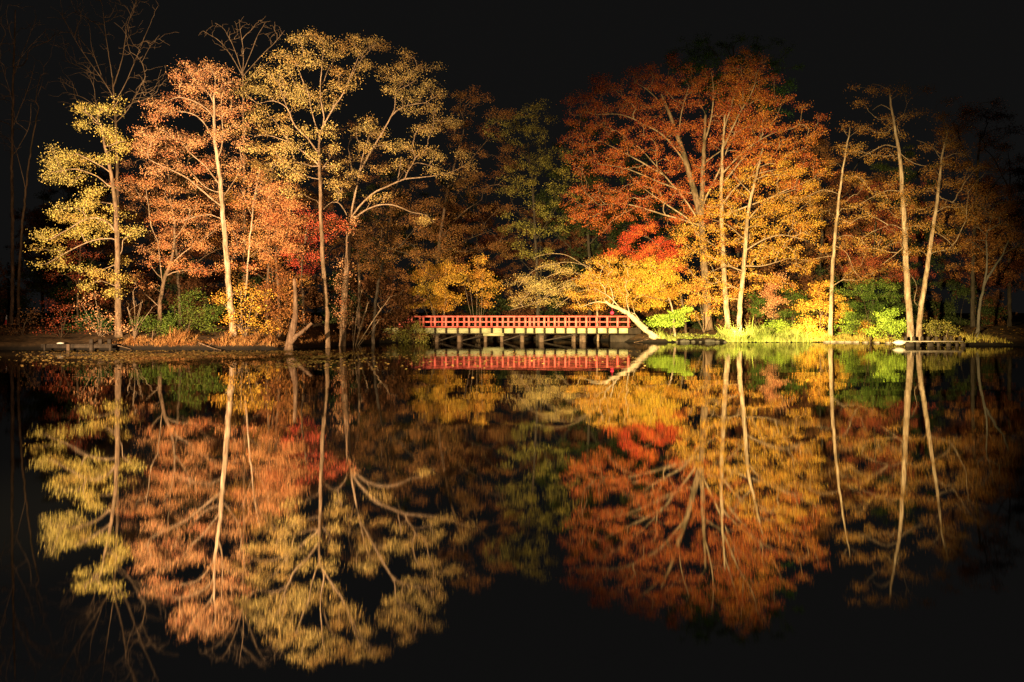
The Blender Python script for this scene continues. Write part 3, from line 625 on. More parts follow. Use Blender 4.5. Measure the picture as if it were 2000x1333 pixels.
tree('brown_tree', 'dim brown tree in the gap between the tallest golden alder and the stubby one', 'tree', 82,
     [[(700, 645), (702, 560), (698, 460), (690, 360), (680, 290)]],
     [[(700, 480), (660, 430), (640, 400)], [(698, 450), (740, 400), (770, 370)], [(692, 370), (660, 320), (650, 290)], [(690, 350), (720, 300), (735, 280)]],
     fill_poly([(640, 270), (690, 240), (740, 260), (800, 330), (820, 420), (780, 480), (680, 500), (630, 460), (620, 350)], 36, (16, 28), .5),
     'midbrown', 'brown', rad=(.18, .05), lrad=.07, leafn=11, leafL=.17, depth=1.4, dens=.8)
# ---- left bank shrubs ------------------------------------------------------
shrub('evergreen_shrub', 'green conifer bush with feathery sprays below the low orange maple', 'shrub', 64.5, 365,
      [(350, 600, 26, 8), (385, 590, 24, 8), (400, 605, 22, 8), (370, 612, 28, 8), (345, 625, 24, 7), (390, 628, 26, 8), (372, 575, 16, 7), (415, 620, 18, 8), (360, 640, 26, 6), (400, 640, 22, 7), (425, 605, 12, 8)],
      'green', 'brown', leafn=30, leafL=.17, leafW=.05, up=.9, lift=0, dens=1.2, rad=(.06, .02))
shrub('green_shrub', 'low spreading green bush under the left edge of the orange maple', 'shrub', 63.5, 300,
      [(290, 625, 26, 6), (315, 632, 24, 6), (270, 632, 18, 6), (320, 645, 22, 6), (295, 642, 22, 5), (335, 620, 16, 6)],
      'green', 'brown', leafn=30, leafL=.13, dens=1.2, up=.9, rad=(.04, .015))
shrub('orange_shrub', 'amber-orange thicket at the foot of the tall smooth pale trunk', 'shrub', 61.6, 478,
      [(470, 570, 22, 14), (450, 590, 18, 12), (490, 590, 24, 14), (510, 605, 22, 14), (470, 615, 22, 14), (495, 630, 26, 12), (520, 640, 18, 12), (450, 625, 14, 10), (480, 645, 22, 9), (430, 585, 12, 8), (510, 575, 18, 12)],
      'gold', 'tan', leafn=19, leafL=.12, rad=(.04, .015), stems=9, dens=1.1)
shrub('rust_shrub', 'sparse rust-red twiggy bush at the left foot of the yellow-green alder', 'shrub', 62.5, 195,
      [(180, 600, 20, 10), (200, 620, 22, 10), (165, 625, 16, 10), (190, 640, 22, 9), (210, 645, 18, 8), (220, 620, 12, 10), (160, 595, 16, 8), (250, 640, 20, 8), (185, 575, 16, 8)],
      'orange', 'tan', leafn=8, leafL=.11, rad=(.03, .012), stems=9, dens=1.2)
shrub('bare_shrub', 'leafless twiggy shrub between the alder trunk and the orange maple', 'shrub', 62.8, 262,
      [(250, 600, 18, 14), (275, 590, 16, 14), (300, 600, 14, 12), (260, 570, 14, 12), (280, 620, 16, 10)], None, 'tan', rad=(.025, .012), stems=8, dens=.8)
shrub('brown_shrub', 'brown-leaved thicket behind the broken trunk at the water edge', 'shrub', 63, 545,
      [(540, 570, 24, 16), (525, 600, 24, 16), (550, 610, 24, 16), (565, 580, 18, 14), (535, 635, 24, 12), (555, 645, 20, 10), (520, 560, 20, 12), (575, 620, 16, 12), (545, 535, 22, 14), (530, 515, 20, 12), (560, 550, 18, 12)],
      'brownleaf', 'brown', leafn=30, leafL=.15, rad=(.06, .02), dens=1.2, stems=7)
shrub('ivy_shrub', 'rust-leaved climber clothing the thick stubby alder trunk', 'climber', 69.2, 668,
      [(668, 515, 10, 10, -.2), (672, 540, 9, 10, -.2), (666, 565, 9, 10, -.2), (670, 590, 9, 10, -.2), (664, 615, 9, 10, -.2), (685, 445, 10, 9, -.2), (672, 635, 12, 8, -.2), (690, 430, 8, 7, -.2)],
      'orange', 'brown', leafn=18, leafL=.11, rad=(.03, .012))
shrub('bare_shrub', 'leafless arching shrub on the dark point just left of the bridge', 'shrub', 72, 690,
      [(720, 590, 18, 14), (700, 600, 14, 12), (745, 600, 18, 12), (710, 565, 14, 10), (760, 580, 14, 10), (690, 620, 12, 10), (740, 625, 18, 8)], None, 'tan', rad=(.035, .012), lrad=.025, stems=8, dens=.7)
shrub('waterside_shrub', 'yellow-green leafy bush growing at the waterline in front of the left bridge end', 'shrub', 82.5, 812,
      [(795, 642, 16, 6), (822, 646, 16, 7), (800, 656, 18, 6), (830, 656, 14, 6), (812, 636, 14, 6), (785, 650, 12, 6), (825, 664, 16, 5), (795, 666, 14, 4), (775, 658, 10, 6), (765, 648, 10, 6)],
      'olive', 'brown', leafn=18, leafL=.17, leafW=.06, rad=(.025, .01), dens=1.2)
def edging():
    xs = np.linspace(26.2, 30.4, 9); root = None
    g = Geo()
    for i in range(8):
        a, b = xs[i]-.02, xs[i+1]+.02; ya, yb_ = shore(a)-.22, shore(b)-.22
        g.box(((a+b)/2, (ya+yb_)/2, .03), (b-a, .16+.004*(i%2), .2+.02*math.sin(i*2.1)), rz=math.atan2(yb_-ya, b-a), bev=.02)
    o = g.build('stone_edging', WOOD, None, False, (28.3, float(shore(28.3)), 0))
    tag(o, 'pale low stone edging along the waterline left of the bollard jetty', 'edging')
shrub('rust_shrub', 'dim rust-brown brush behind the plank jetty on the far left bank', 'shrub', 63.5, 120,
      [(100, 630, 24, 10), (130, 620, 24, 10), (150, 640, 20, 9), (85, 645, 20, 8), (115, 605, 20, 9), (140, 600, 16, 8), (120, 648, 22, 7)],
      'dullred', 'brown', leafn=7, leafL=.12, rad=(.03, .012), stems=9, dens=1.3)
shrub('brown_shrub', 'nearly black brush at the far left edge of the bank', 'shrub', 64.5, 45,
      [(20, 640, 26, 10), (50, 630, 24, 10), (70, 645, 20, 9), (0, 645, 22, 9), (35, 655, 24, 7), (60, 612, 18, 9), (-15, 635, 20, 10)],
      'wooda', 'brown', leafn=9, leafL=.13, rad=(.03, .012), stems=9, dens=1.2)
shrub('green_shrub', 'low dark green groundcover bush between the jetty and the alder foot', 'shrub', 66.5, 185,
      [(160, 625, 22, 8), (185, 618, 22, 8), (205, 628, 20, 8), (175, 640, 22, 7), (150, 640, 18, 7), (200, 642, 18, 6)],
      'darkgreen', 'brown', leafn=22, leafL=.14, rad=(.03, .012), dens=1.1)
# ---- dim trees at the edges -------------------------------------------------
tree('bare_tree', 'leafless dim tree with two long straight trunks at the left edge', 'bare tree', 76,
     [[(22, 650), (24, 560), (24, 460), (23, 340), (24, 240), (26, 150), (28, 80), (30, 20)], [(36, 650), (36, 560), (42, 460), (52, 360), (62, 280), (76, 210)]],
     [[(24, 250), (45, 200), (60, 160), (70, 120)], [(25, 200), (10, 150), (0, 120)], [(26, 150), (45, 100), (60, 60), (70, 30)], [(50, 370), (30, 290), (20, 270)], [(28, 90), (15, 50), (10, 20)], [(26, 130), (60, 90), (90, 60)], [(30, 300), (55, 250), (60, 200)]],
     fill_poly([(-40, 100), (0, 20), (60, 10), (100, 50), (90, 160), (60, 260), (20, 300), (-30, 250)], 30, (16, 30), .9),
     None, 'tan', rad=(.20, .05), lrad=.05, depth=1.5, dens=1.3, bf=.4, twig=.011)
tree('bare_tree', 'leafless dim tree with a wide fan of fine branches above the yellow-green alder', 'bare tree', 82,
     [[(232, 640), (232, 540), (230, 400), (228, 300), (226, 240), (222, 185), (220, 150)]],
     [[(222, 190), (195, 150), (165, 110), (140, 70), (120, 30)], [(222, 180), (215, 120), (205, 60), (200, 10)], [(224, 200), (250, 150), (270, 100), (290, 50)], [(222, 170), (240, 110), (250, 50), (270, 0)], [(226, 230), (260, 200), (300, 190), (320, 190)],
      [(226, 240), (190, 210), (160, 190), (130, 180)], [(205, 165), (180, 100), (175, 50)], [(226, 240), (250, 215), (285, 150)], [(195, 150), (150, 130), (120, 120)], [(165, 110), (155, 80), (150, 40)]],
     fill_poly([(110, 60), (130, -20), (250, -40), (310, 10), (320, 100), (310, 190), (260, 200), (180, 190), (120, 170)], 46, (16, 30), .9),
     None, 'tan', rad=(.22, .07), lrad=.055, depth=1.8, dens=1.3, bf=.45, twig=.011)
tree('bare_tree', 'leafless vase-shaped dim treetop showing between the orange and the tallest golden tree', 'bare tree', 86,
     [[(478, 640), (478, 500), (477, 350), (475, 220), (474, 140)]],
     [[(474, 150), (450, 110), (425, 80), (395, 60)], [(474, 145), (460, 100), (440, 60), (420, 45)], [(474, 140), (475, 100), (470, 60), (468, 40)], [(474, 145), (490, 105), (505, 70), (520, 45)], [(474, 150), (505, 115), (535, 85), (555, 60)], [(475, 170), (500, 140), (530, 120)]],
     fill_poly([(385, 60), (430, 45), (480, 40), (530, 42), (560, 60), (530, 95), (490, 120), (450, 110)], 22, (14, 24), .6),
     None, 'tan', rad=(.22, .08), lrad=.05, depth=1.2, dens=1.5, bf=.4, twig=.011)
tree('evergreen_tree', 'tall dark green tree whose top shows above the huge rust-red crown', 'tree', 106,
     [[(1440, 640), (1440, 480), (1438, 300), (1436, 180), (1432, 90)]],
     [[(1438, 260), (1380, 200), (1340, 150)], [(1437, 220), (1490, 160), (1530, 130)], [(1436, 160), (1400, 110), (1380, 85)], [(1436, 180), (1470, 120), (1490, 95)]],
     fill_poly([(1310, 110), (1350, 82), (1400, 88), (1440, 82), (1500, 88), (1545, 125), (1535, 210), (1420, 200), (1330, 170)], 40, (20, 34), .6),
     'darkgreen', 'dark', rad=(.35, .08), lrad=.1, leafn=9, leafL=.28, leafW=.12, depth=1.6, dens=.7)
tree('dark_tree', 'almost black leafy tree behind the twin trunks at the right edge', 'tree', 88,
     [[(1900, 640), (1900, 540), (1905, 420), (1910, 320), (1915, 260)]],
     [[(1902, 480), (1860, 430), (1840, 390)], [(1905, 400), (1950, 350), (1980, 320)], [(1908, 340), (1880, 290), (1870, 250)], [(1902, 500), (1950, 470), (1990, 450)]],
     fill_poly([(1850, 240), (1900, 210), (1960, 220), (2010, 300), (2030, 420), (2010, 520), (1900, 540), (1830, 500), (1820, 380)], 46, (20, 34), .6),
     'brownleaf', 'dark', rad=(.28, .08), lrad=.1, leafn=16, leafL=.2, leafW=.12, depth=1.6, dens=.7)
tree('forked_tree', 'dim grey tree leaning right and forking low near the right edge of the photo', 'tree', 74,
     [[(1908, 648), (1914, 600), (1920, 560), (1926, 530), (1928, 500), (1926, 470)], [(1921, 556), (1940, 525), (1958, 498), (1970, 470)]],
     [[(1926, 500), (1910, 480), (1895, 470)], [(1958, 498), (1980, 485), (2000, 480)], [(1926, 470), (1935, 430), (1940, 400)]],
     fill_poly([(1880, 380), (1950, 360), (2010, 400), (2020, 480), (1970, 500), (1890, 490)], 18, (18, 28), .6),
     'brownleaf', 'grey', rad=(.18, .06), lrad=.05, leafn=10, leafL=.15)
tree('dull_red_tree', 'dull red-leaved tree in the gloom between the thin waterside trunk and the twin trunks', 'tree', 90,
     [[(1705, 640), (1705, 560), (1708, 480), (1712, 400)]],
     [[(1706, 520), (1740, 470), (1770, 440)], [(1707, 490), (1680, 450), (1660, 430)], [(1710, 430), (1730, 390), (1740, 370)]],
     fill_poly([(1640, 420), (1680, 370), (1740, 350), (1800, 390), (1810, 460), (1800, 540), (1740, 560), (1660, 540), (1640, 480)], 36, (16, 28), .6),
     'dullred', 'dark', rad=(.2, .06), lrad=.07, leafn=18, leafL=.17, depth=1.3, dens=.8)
tree('brown_tree', 'dim brown-red tree in the shade behind the red and salmon maples', 'tree', 78,
     [[(728, 645), (735, 580), (750, 500), (760, 430), (760, 380)]],
     [[(752, 500), (740, 480), (710, 460)], [(775, 490), (810, 450), (850, 430)], [(765, 430), (740, 400), (720, 390)]],
     fill_poly([(690, 480), (710, 420), (770, 390), (850, 400), (890, 440), (890, 500), (840, 530), (760, 540), (700, 530)], 40, (16, 28), .6),
     'midbrown', 'dark', rad=(.2, .06), lrad=.07, leafn=16, leafL=.15, depth=1.3, dens=.8)
tree('dull_red_tree', 'dull red leaves of a shaded tree left of the yellow-green alder trunk', 'tree', 74,
     [[(150, 645), (152, 590), (155, 530), (158, 480)]],
     [[(153, 560), (130, 520), (110, 500)], [(154, 545), (180, 510), (200, 490)], [(156, 510), (150, 480), (148, 460)]],
     [(150, 480, 26, 10), (175, 500, 22, 9), (130, 510, 22, 9), (160, 540, 26, 9), (195, 545, 20, 9), (110, 545, 22, 9), (150, 570, 26, 9), (185, 585, 22, 9), (130, 600, 22, 9), (100, 590, 20, 9)],
     'dullred', 'brown', rad=(.12, .04), leafn=16, leafL=.13)

# ---- the wood behind: a few trees and bushes built once, then copied one by one
def dup(root, loc, rz, sc_):
    r = root.copy(); C.objects.link(r); r.location = loc; r.rotation_euler = (0, 0, rz); r.scale = (sc_, sc_, sc_)
    for ch in root.children:
        c = ch.copy(); C.objects.link(c); c.parent = r
    return r
def wood():
    protos = []
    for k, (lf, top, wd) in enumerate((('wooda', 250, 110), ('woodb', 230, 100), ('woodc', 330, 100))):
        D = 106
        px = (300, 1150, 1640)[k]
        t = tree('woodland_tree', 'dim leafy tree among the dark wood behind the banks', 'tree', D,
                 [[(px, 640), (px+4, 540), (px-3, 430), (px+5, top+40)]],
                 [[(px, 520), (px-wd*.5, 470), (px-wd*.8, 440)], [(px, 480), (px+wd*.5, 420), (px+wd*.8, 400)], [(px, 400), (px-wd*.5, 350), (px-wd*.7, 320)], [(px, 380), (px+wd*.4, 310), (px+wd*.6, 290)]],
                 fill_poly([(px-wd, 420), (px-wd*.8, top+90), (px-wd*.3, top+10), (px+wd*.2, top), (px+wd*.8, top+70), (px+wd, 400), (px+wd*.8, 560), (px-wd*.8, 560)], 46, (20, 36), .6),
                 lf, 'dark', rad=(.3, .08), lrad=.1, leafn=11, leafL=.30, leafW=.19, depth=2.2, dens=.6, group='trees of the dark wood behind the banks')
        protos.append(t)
    spots = [(-66, 100), (-57, 96), (-49, 104), (-42, 98), (-34, 108), (-27, 97), (-20, 101), (-13, 108), (-4, 112), (3, 106), (15, 110), (24, 104), (31, 100), (39, 98), (46, 92), (53, 97), (60, 92), (67, 99), (-30, 120), (-8, 124), (10, 122), (34, 118), (-52, 118), (52, 112)]
    for i, (x, y) in enumerate(spots):
        dup(protos[i % 3], (x, y, float(ground_z(x, y))-.1), rng.uniform(0, 6.28), rng.uniform(.62, .92))
    D = 100
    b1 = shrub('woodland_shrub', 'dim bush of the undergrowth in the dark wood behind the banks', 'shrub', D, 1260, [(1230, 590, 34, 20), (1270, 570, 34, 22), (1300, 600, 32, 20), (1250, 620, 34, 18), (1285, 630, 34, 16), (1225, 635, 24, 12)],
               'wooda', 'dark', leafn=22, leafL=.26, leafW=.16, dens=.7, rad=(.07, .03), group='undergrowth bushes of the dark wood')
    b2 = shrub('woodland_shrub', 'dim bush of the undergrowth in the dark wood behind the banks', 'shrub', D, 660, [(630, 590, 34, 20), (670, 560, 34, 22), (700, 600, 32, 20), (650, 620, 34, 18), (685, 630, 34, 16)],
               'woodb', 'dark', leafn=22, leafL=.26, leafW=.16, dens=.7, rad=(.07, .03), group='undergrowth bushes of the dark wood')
    for i in range(44):
        x = -72+i*3.35+rng.uniform(-1, 1); y = rng.uniform(92, 103)
        if abs(x) < 9: y += 8
        if x < -11: y -= 10
        dup((b1, b2)[i % 2], (x, y, float(ground_z(x, y))-.1), rng.uniform(0, 6.28), rng.uniform(.7, 1.4))
wood()

# ------------------------------------------------------------------ bridge
RED = rough_mat('red_paint', (.26, .035, .03), (.50, .10, .08), 2.6, (1, 1, 1), .25, .6, c3=(.56, .15, .115))
CREAM = rough_mat('pale_green_board', (.15, .155, .075), (.40, .38, .21), 2.5, (.6, 1, 2.5), .2, .7)
TIMBER = rough_mat('dark_timber', (.014, .011, .008), (.045, .032, .022), 3.0, (1, 1, .4), .5, .8)
CONC = rough_mat('tan_concrete', (.05, .033, .022), (.15, .10, .065), 3.0, (1, 1, 1), .3, .9)
def bridge():
    D = 86.0; m = D/F
    x0 = (776-1000)*m; x1 = (1231-1000)*m
    zr = W(0, 617.5, D)[2]; zd = W(0, 640.5, D)[2]
    wdt = 2.6; yf = D; yb = D+wdt
    root = empty('footbridge', ((x0+x1)/2, D+wdt/2, 0), 'long low footbridge with red open railings over the channel between the banks', 'bridge')
    L = np.array(root.location)
    g = Geo()
    nb = 78
    for i in range(nb):                                     # deck boards across the span
        xx = x0-1.4+(x1-x0+2.6)*(i+.5)/nb
        g.box((xx, D+wdt/2, zd-.05), ((x1-x0+2.6)/nb-.02, wdt+.1, .06))
    g.build('deck', TIMBER, root, loc=L)
    xs = [(x-1000)*m for x in (781, 804, 827, 849.5, 871, 893.5, 916, 938, 960, 982, 1004, 1026, 1043, 1063, 1083.5, 1104, 1125, 1145, 1165, 1186, 1206, 1227)]
    for side, y in ((0, yf), (1, yb)):
        rl = bpy.data.objects.new('railing', None); C.objects.link(rl); rl.parent = root
        g = Geo(); g.box(((x0+x1)/2, y, zr-.05), (x1-x0+.1, .15, .13), bev=.02); g.build('top_rail', RED, rl, loc=L)
        g = Geo(); g.box(((x0+x1)/2, y, zr-.52), (x1-x0, .07, .12), bev=.015); g.build('middle_rail', RED, rl, loc=L)
        g = Geo(); g.box(((x0+x1)/2, y, zd+.07), (x1-x0, .07, .09), bev=.015); g.build('bottom_rail', RED, rl, loc=L)
        for i, x in enumerate(xs):
            if side: x += .46
            g = Geo(); g.box((x, y-.005, (zr+zd)/2-.03), (.165, .12, zr-zd-.10), bev=.015)
            g.build('post', RED, rl, loc=L)
        # slimmer balusters between the posts, part of the pattern of the open railing
        for i in range(len(xs)-1):
            if i in (11,):
                g = Geo(); g.box(((xs[i]+xs[i+1])/2, y+.012, (zr+zd)/2-.03), (.09, .06, zr-zd-.2)); g.build('baluster', RED, rl, loc=L)
    # side boards between dark joist ends
    allx = [(745-1000)*m, (763-1000)*m]+xs
    for i in range(len(allx)-1):
        a, b = allx[i], allx[i+1]
        g = Geo(); g.box(((a+b)/2+.05, yf-.02, zd-.25), (b-a-.16, .08, .45), bev=.05)
        g.build('side_board', CREAM, root, loc=L)
        g = Geo(); g.box((a-.01, yf-.0, zd-.24), (.12, .22, .42)); g.build('joist_end', TIMBER, root, loc=L)
    for x in (yf+.5, yb-.5):
        g = Geo(); g.box(((x0+x1)/2, x, zd-.33), (x1-x0+2, .25, .45)); g.build('girder', TIMBER, root, loc=L)
    # trestles: a cap beam on piles
    for px, w in ((768, .32), (853, .36), (897, .42), (948, .3), (980, .3), (1020, .36), (1058, .42), (1122, .24), (1140, .42)):
        x = (px-1000)*m
        t = bpy.data.objects.new('trestle', None); C.objects.link(t); t.parent = root
        g = Geo(); g.box((x, D+wdt/2, .62), (w+.12, wdt-.1, .16), bev=.02); g.build('cap_beam', TIMBER, t, loc=L)
        for y in (yf+.12, yb-.25):
            g = Geo(); g.tube([(x, y, -1.0), (x, y, .15), (x, y, .55)], [w*.5, w*.5, w*.48], 10, .06); g.build('pile', CONC, t, True, loc=L)
    for pa, pb in ((853, 897), (897, 948), (980, 1020), (1058, 1122)):
        xa, xb = (pa-1000)*m, (pb-1000)*m
        g = Geo(); g.tube([(xa, yf+.25, .05), (xb, yf+.25, .62)], [.06, .06], 6); g.build('brace', TIMBER, root, loc=L)
    xa, xb = (944-1000)*m, (984-1000)*m
    g = Geo(); g.box(((xa+xb)/2, yf-.12, .63), (xb-xa, .14, .24), bev=.02); g.build('cross_beam', CREAM, root, loc=L)
    xa, xb = (1150-1000)*m, (1236-1000)*m
    g = Geo(); g.box(((xa+xb)/2+1.2, D+wdt/2, .12), (xb-xa-1.5, wdt-.3, .9)); g.build('abutment', TIMBER, root, loc=L)
bridge()
# crimson ball hanging near the right end of the railing
o = W(1195.5, 611.5, 85.6)
g = Geo()
ps = [(0, 0, -.15), (0, 0, -.13), (0, 0, -.08), (0, 0, 0), (0, 0, .08), (0, 0, .13), (0, 0, .15)]
g.tube(np.array(ps)+o, [.04, .09, .15, .18, .15, .09, .04], 14)
g.tube([o+np.array([0, 0, .15]), o+np.array([0, 0, .3]), o+np.array([.05, 0, .72])], [.012, .012, .012], 5)
tag(g.build('crimson_ball', rough_mat('crimson_surface', (.45, .02, .06), (.6, .04, .10), 6, (1, 1, 1), .05), None, True, o), 'small round crimson lantern hanging above the right end of the bridge rail', 'ornament')

# ------------------------------------------------------------------ jetties and small things
WOOD = rough_mat('grey_planks', (.16, .13, .10), (.34, .29, .22), 4.0, (.4, 3, 3), .3, .8)
STONE = rough_mat('pale_stone', (.42, .38, .32), (.72, .66, .58), 5.0, (1, 1, 1), .5, .9)
def right_jetty():
    D = 69.2; m = D/F
    xa, xb = (1762-1000)*m, (1880-1000)*m
    root = empty('timber_jetty', ((xa+xb)/2, D+.6, 0), 'low timber jetty with a row of dark bollards at the foot of the twin trunks', 'jetty')
    L = np.array(root.location)
    g = Geo()
    for i in range(26):
        g.box((xa+(xb-xa)*(i+.5)/26, D+.75, .34), ((xb-xa)/26-.015, 1.7, .06))
    g.build('deck', WOOD, root, loc=L)
    g = Geo(); g.box(((xa+xb)/2, D-.13, .35), (xb-xa, .05, .07), bev=.012); g.build('edge_beam', WOOD, root, loc=L)
    for px in (1771, 1787, 1803, 1815, 1831, 1848, 1860, 1877):
        x = (px-1000)*m
        g = Geo(); g.tube([(x, D+.2, .36), (x, D+.2, .62), (x, D+.2, .70)], [.11, .11, .06], 10, .05); g.build('bollard', TIMBER, root, True, loc=L)
    for px, w in ((1776, .30), (1792, .12), (1816, .2), (1832, .1), (1852, .16), (1868, .1), (1880, .16)):
        x = (px-1000)*m
        g = Geo(); g.box((x, D-.06, -.1), (w*2, .12, .72), bev=.02); g.build('pile', TIMBER, root, loc=L)
right_jetty()
edging()
def rock(name, label, c, r, mat, seed=1, group=None):
    rr = np.random.default_rng(seed); g = Geo()
    n, k = 7, 10; v = []
    for i in range(n):
        ph = math.pi*(i/(n-1))-math.pi/2
        for j in range(k):
            th = 2*math.pi*j/k; q = 1+rr.normal(0, .09)
            v.append((r[0]*math.cos(ph)*math.cos(th)*q, r[1]*math.cos(ph)*math.sin(th)*q, r[2]*math.sin(ph)*q))
    f = [(i*k+j, i*k+(j+1) % k, (i+1)*k+(j+1) % k, (i+1)*k+j) for i in range(n-1) for j in range(k)]
    g.add(np.array(v)+np.array(c), f)
    return tag(g.build(name, mat, None, True, np.array(c)), label, 'rock', group)
rock('boulder', 'pale stone in the water at the left end of the jetty with bollards', W(1757, 671, 69.4)+np.array([0, 0, .05]), (.46, .35, .19), STONE, 4)
rock('boulder', 'flat pale stone lying on the dark jetty at the far left', W(118, 671.2, 60.4)+np.array([0, 0, .0]), (.24, .2, .07), STONE, 5)
def driftwood(label, px, py, D, pts, r):
    o = W(px, py, D); o[2] = .05
    g = Geo(); cp = catmull([o+np.array(p) for p in pts], .15); n = len(cp)
    g.tube(cp, np.linspace(r, r*.35, n), 7, .25)
    k = cp[n//2]; g.tube([k, k+np.array([.18, -.1, .16]), k+np.array([.42, -.12, .26])], [r*.5, r*.35, r*.2], 6, .2)
    tag(g.build('driftwood', BARK['silver'], None, True, o), label, 'driftwood')
driftwood('thin fallen branch lying across the bank edge just right of the plank jetty', 232, 678, 60.2, [(-.5, .2, .28), (0, -.1, .2), (.5, -.3, .1), (.9, -.4, .0)], .045)
driftwood('fallen branch half in the water between the jetty and the broken trunk', 405, 684, 59.7, [(-.7, .5, .38), (-.2, .1, .26), (.4, -.3, .08), (1.0, -.6, -.04)], .05)
driftwood('fallen branch trailing into the water left of the leaning pale trunk', 1262, 668, 84.2, [(.5, .6, .3), (0, .1, .16), (-.6, -.3, .04), (-1.1, -.5, -.04)], .05)
def waterline_stones():
    for i, px in enumerate((1322, 1335, 1341, 1356, 1368, 1383, 1392, 1401, 1412)):
        x = (px-1000)/F*84; y = float(shore(x))-.12-.1*(i % 3)
        q = .10+.05*((i*7) % 4)
        rock('stone', 'small dark stone at the waterline right of the leaning pale trunk', (x, y, .02+q*.25), (q*1.3, q, q*.75), BARK['grey'], 20+i, 'small stones along the right waterline')
waterline_stones()
def left_jetty():
    D = 59.4; m = D/F
    xa, xb = (80-1000)*m, (222-1000)*m
    root = empty('plank_jetty', ((xa+xb)/2, D+.5, 0), 'low dark plank jetty along the left bank with short pale piles', 'jetty')
    L = np.array(root.location)
    g = Geo()
    for i in range(24):
        g.box((xa+(xb-xa)*(i+.5)/24, D+.6, .33), ((xb-xa)/24-.015, 1.3, .06))
    g.build('deck', TIMBER, root, loc=L)
    g = Geo(); g.box(((xa+xb)/2, D-.085, .22), (xb-xa-.1, .06, .2)); g.build('edge_beam', TIMBER, root, loc=L)
    for px, w in ((90, .06), (136, .11), (181, .12), (218, .08)):
        x = (px-1000)*m
        g = Geo(); g.tube([(x, D-.2, -.9), (x, D-.2, .1), (x, D-.2, .36)], [w, w, w*.95], 10, .05); g.build('pile', TIMBER if px != 136 else CONC, root, True, loc=L)
    for px in (166, 184, 202):
        x = (px-1000)*m
        g = Geo(); g.box((x, D+.9, .50), (.2, .2, .30), bev=.03); g.build('bollard', TIMBER, root, loc=L)
left_jetty()
WHITE = rough_mat('white_plastic', (.7, .68, .66), (.8, .78, .76), 4, (1, 1, 1), .05, .5)
REDP = rough_mat('red_plastic', (.5, .04, .04), (.6, .06, .05), 4, (1, 1, 1), .05, .5)
def cone(px, py, D, label):
    o = W(px, py, D); o[2] = ground_z(o[0], o[1])
    root = empty('traffic_cone', tuple(o), label, 'traffic cone')
    g = Geo(); g.box(o+np.array([0, 0, .03]), (.4, .4, .06), bev=.02); g.tube([o+np.array([0, 0, .06]), o+np.array([0, 0, .4])], [.17, .1], 14); g.build('base', REDP, root, True, o)
    g = Geo(); g.tube([o+np.array([0, 0, .402]), o+np.array([0, 0, .78])], [.098, .025], 14); g.build('tip', WHITE, root, True, o)
cone(13, 636, 80, 'traffic cone with a white tip in the gloom at the far left edge')
cone(36, 634, 80, 'dimmer traffic cone standing right of the one at the far left edge')
# low rail fence beyond the left bank
def low_fence():
    D = 79; m = D/F
    xa, xb = (15-1000)*m, (170-1000)*m
    root = empty('low_fence', ((xa+xb)/2, D, float(ground_z((xa+xb)/2, D))), 'low grey post and rail fence in the gloom behind the left bank', 'fence')
    L = np.array(root.location)
    n = 8
    for i in range(n):
        x = xa+(xb-xa)*i/(n-1); z = float(ground_z(x, D))
        g = Geo(); g.tube([(x, D, z-.2), (x, D, z+.72), (x, D, z+.76)], [.05, .05, .03], 8); g.build('post', BARK['grey'], root, True, L)
    g = Geo(); z = float(ground_z(xa, D))+.6
    g.tube([(xa, D-.06, z), ((xa+xb)/2, D-.06, z-.02), (xb, D-.06, z)], [.035]*3, 8); g.build('rail', BARK['grey'], root, True, L)
low_fence()
for i, (px, D, h, lean, lab) in enumerate(((1486, 85.2, .85, -.3, 'thin bare stake leaning left in the bright grass on the right bank'), (1498, 85.4, .55, .02, 'short upright stake right of the leaning one on the right bank'),
                                     (262, 61.2, .7, .02, 'thin forked stake on the left bank right of the alder foot'), (297, 61.3, .6, .04, 'short pale stake in the dry grass below the green bush'))):
    o = W(px, 660, D); o[2] = ground_z(o[0], o[1])
    g = Geo(); g.tube([o+np.array([0, 0, -.15]), o+np.array([lean*.5, .02, h*.5]), o+np.array([lean, 0, h])], [.035, .03, .022], 7, .2)
    tag(g.build('stake', BARK['tan'], None, True, o), lab, 'stake')

# ------------------------------------------------------------------ grass and litter
def blades(name, regions, mat, label, cat='grass'):
    V, n0 = [], 0
    for (xa, xb, s0, s1, n, h, wd) in regions:              # X range, distance behind the shoreline, count, height
        x = rng.uniform(xa, xb, n); y = shore(x)+rng.uniform(s0, s1, n)
        z = ground_z(x, y); ok = z > .02; x, y, z = x[ok], y[ok], z[ok]; k = len(x)
        clump = .55+.45*np.sin(x*2.3+y)+.3*np.sin(x*7.1)
        hh = h*np.where(rng.uniform(0, 1, k) < .06, 1.7, 1)*rng.uniform(.3, 1.2, k)*np.clip(clump, .35, 1.2); th = rng.uniform(0, 6.28, k); ln = rng.normal(0, .3, (k, 2))*hh[:, None]
        p = np.stack([x, y, z-.02], 1); sd = np.stack([np.cos(th), np.sin(th), 0*th], 1)*wd
        mid = p+np.stack([ln[:, 0]*.35, ln[:, 1]*.35, hh*.6], 1); tip = p+np.stack([ln[:, 0], ln[:, 1], hh], 1)
        V.append(np.stack([p-sd, p+sd, mid+sd*.7, tip, mid-sd*.7], 1).reshape(-1, 3))
    v = np.concatenate(V); i = np.arange(len(v)//5)[:, None]*5
    f = np.concatenate([i, i+1, i+2, i+3, i+4], 1)
    return tag(add_obj(name, v, [f], mat), label, cat, kind='stuff')
LEAF['drygrass'] = leaf_mat('dry_grass', [(.20, .08, .03), (.32, .15, .05), (.38, .22, .08)], 1.2)
LEAF['greengrass'] = leaf_mat('green_grass', [(.22, .30, .05), (.36, .42, .09), (.46, .46, .14)], 1.2)
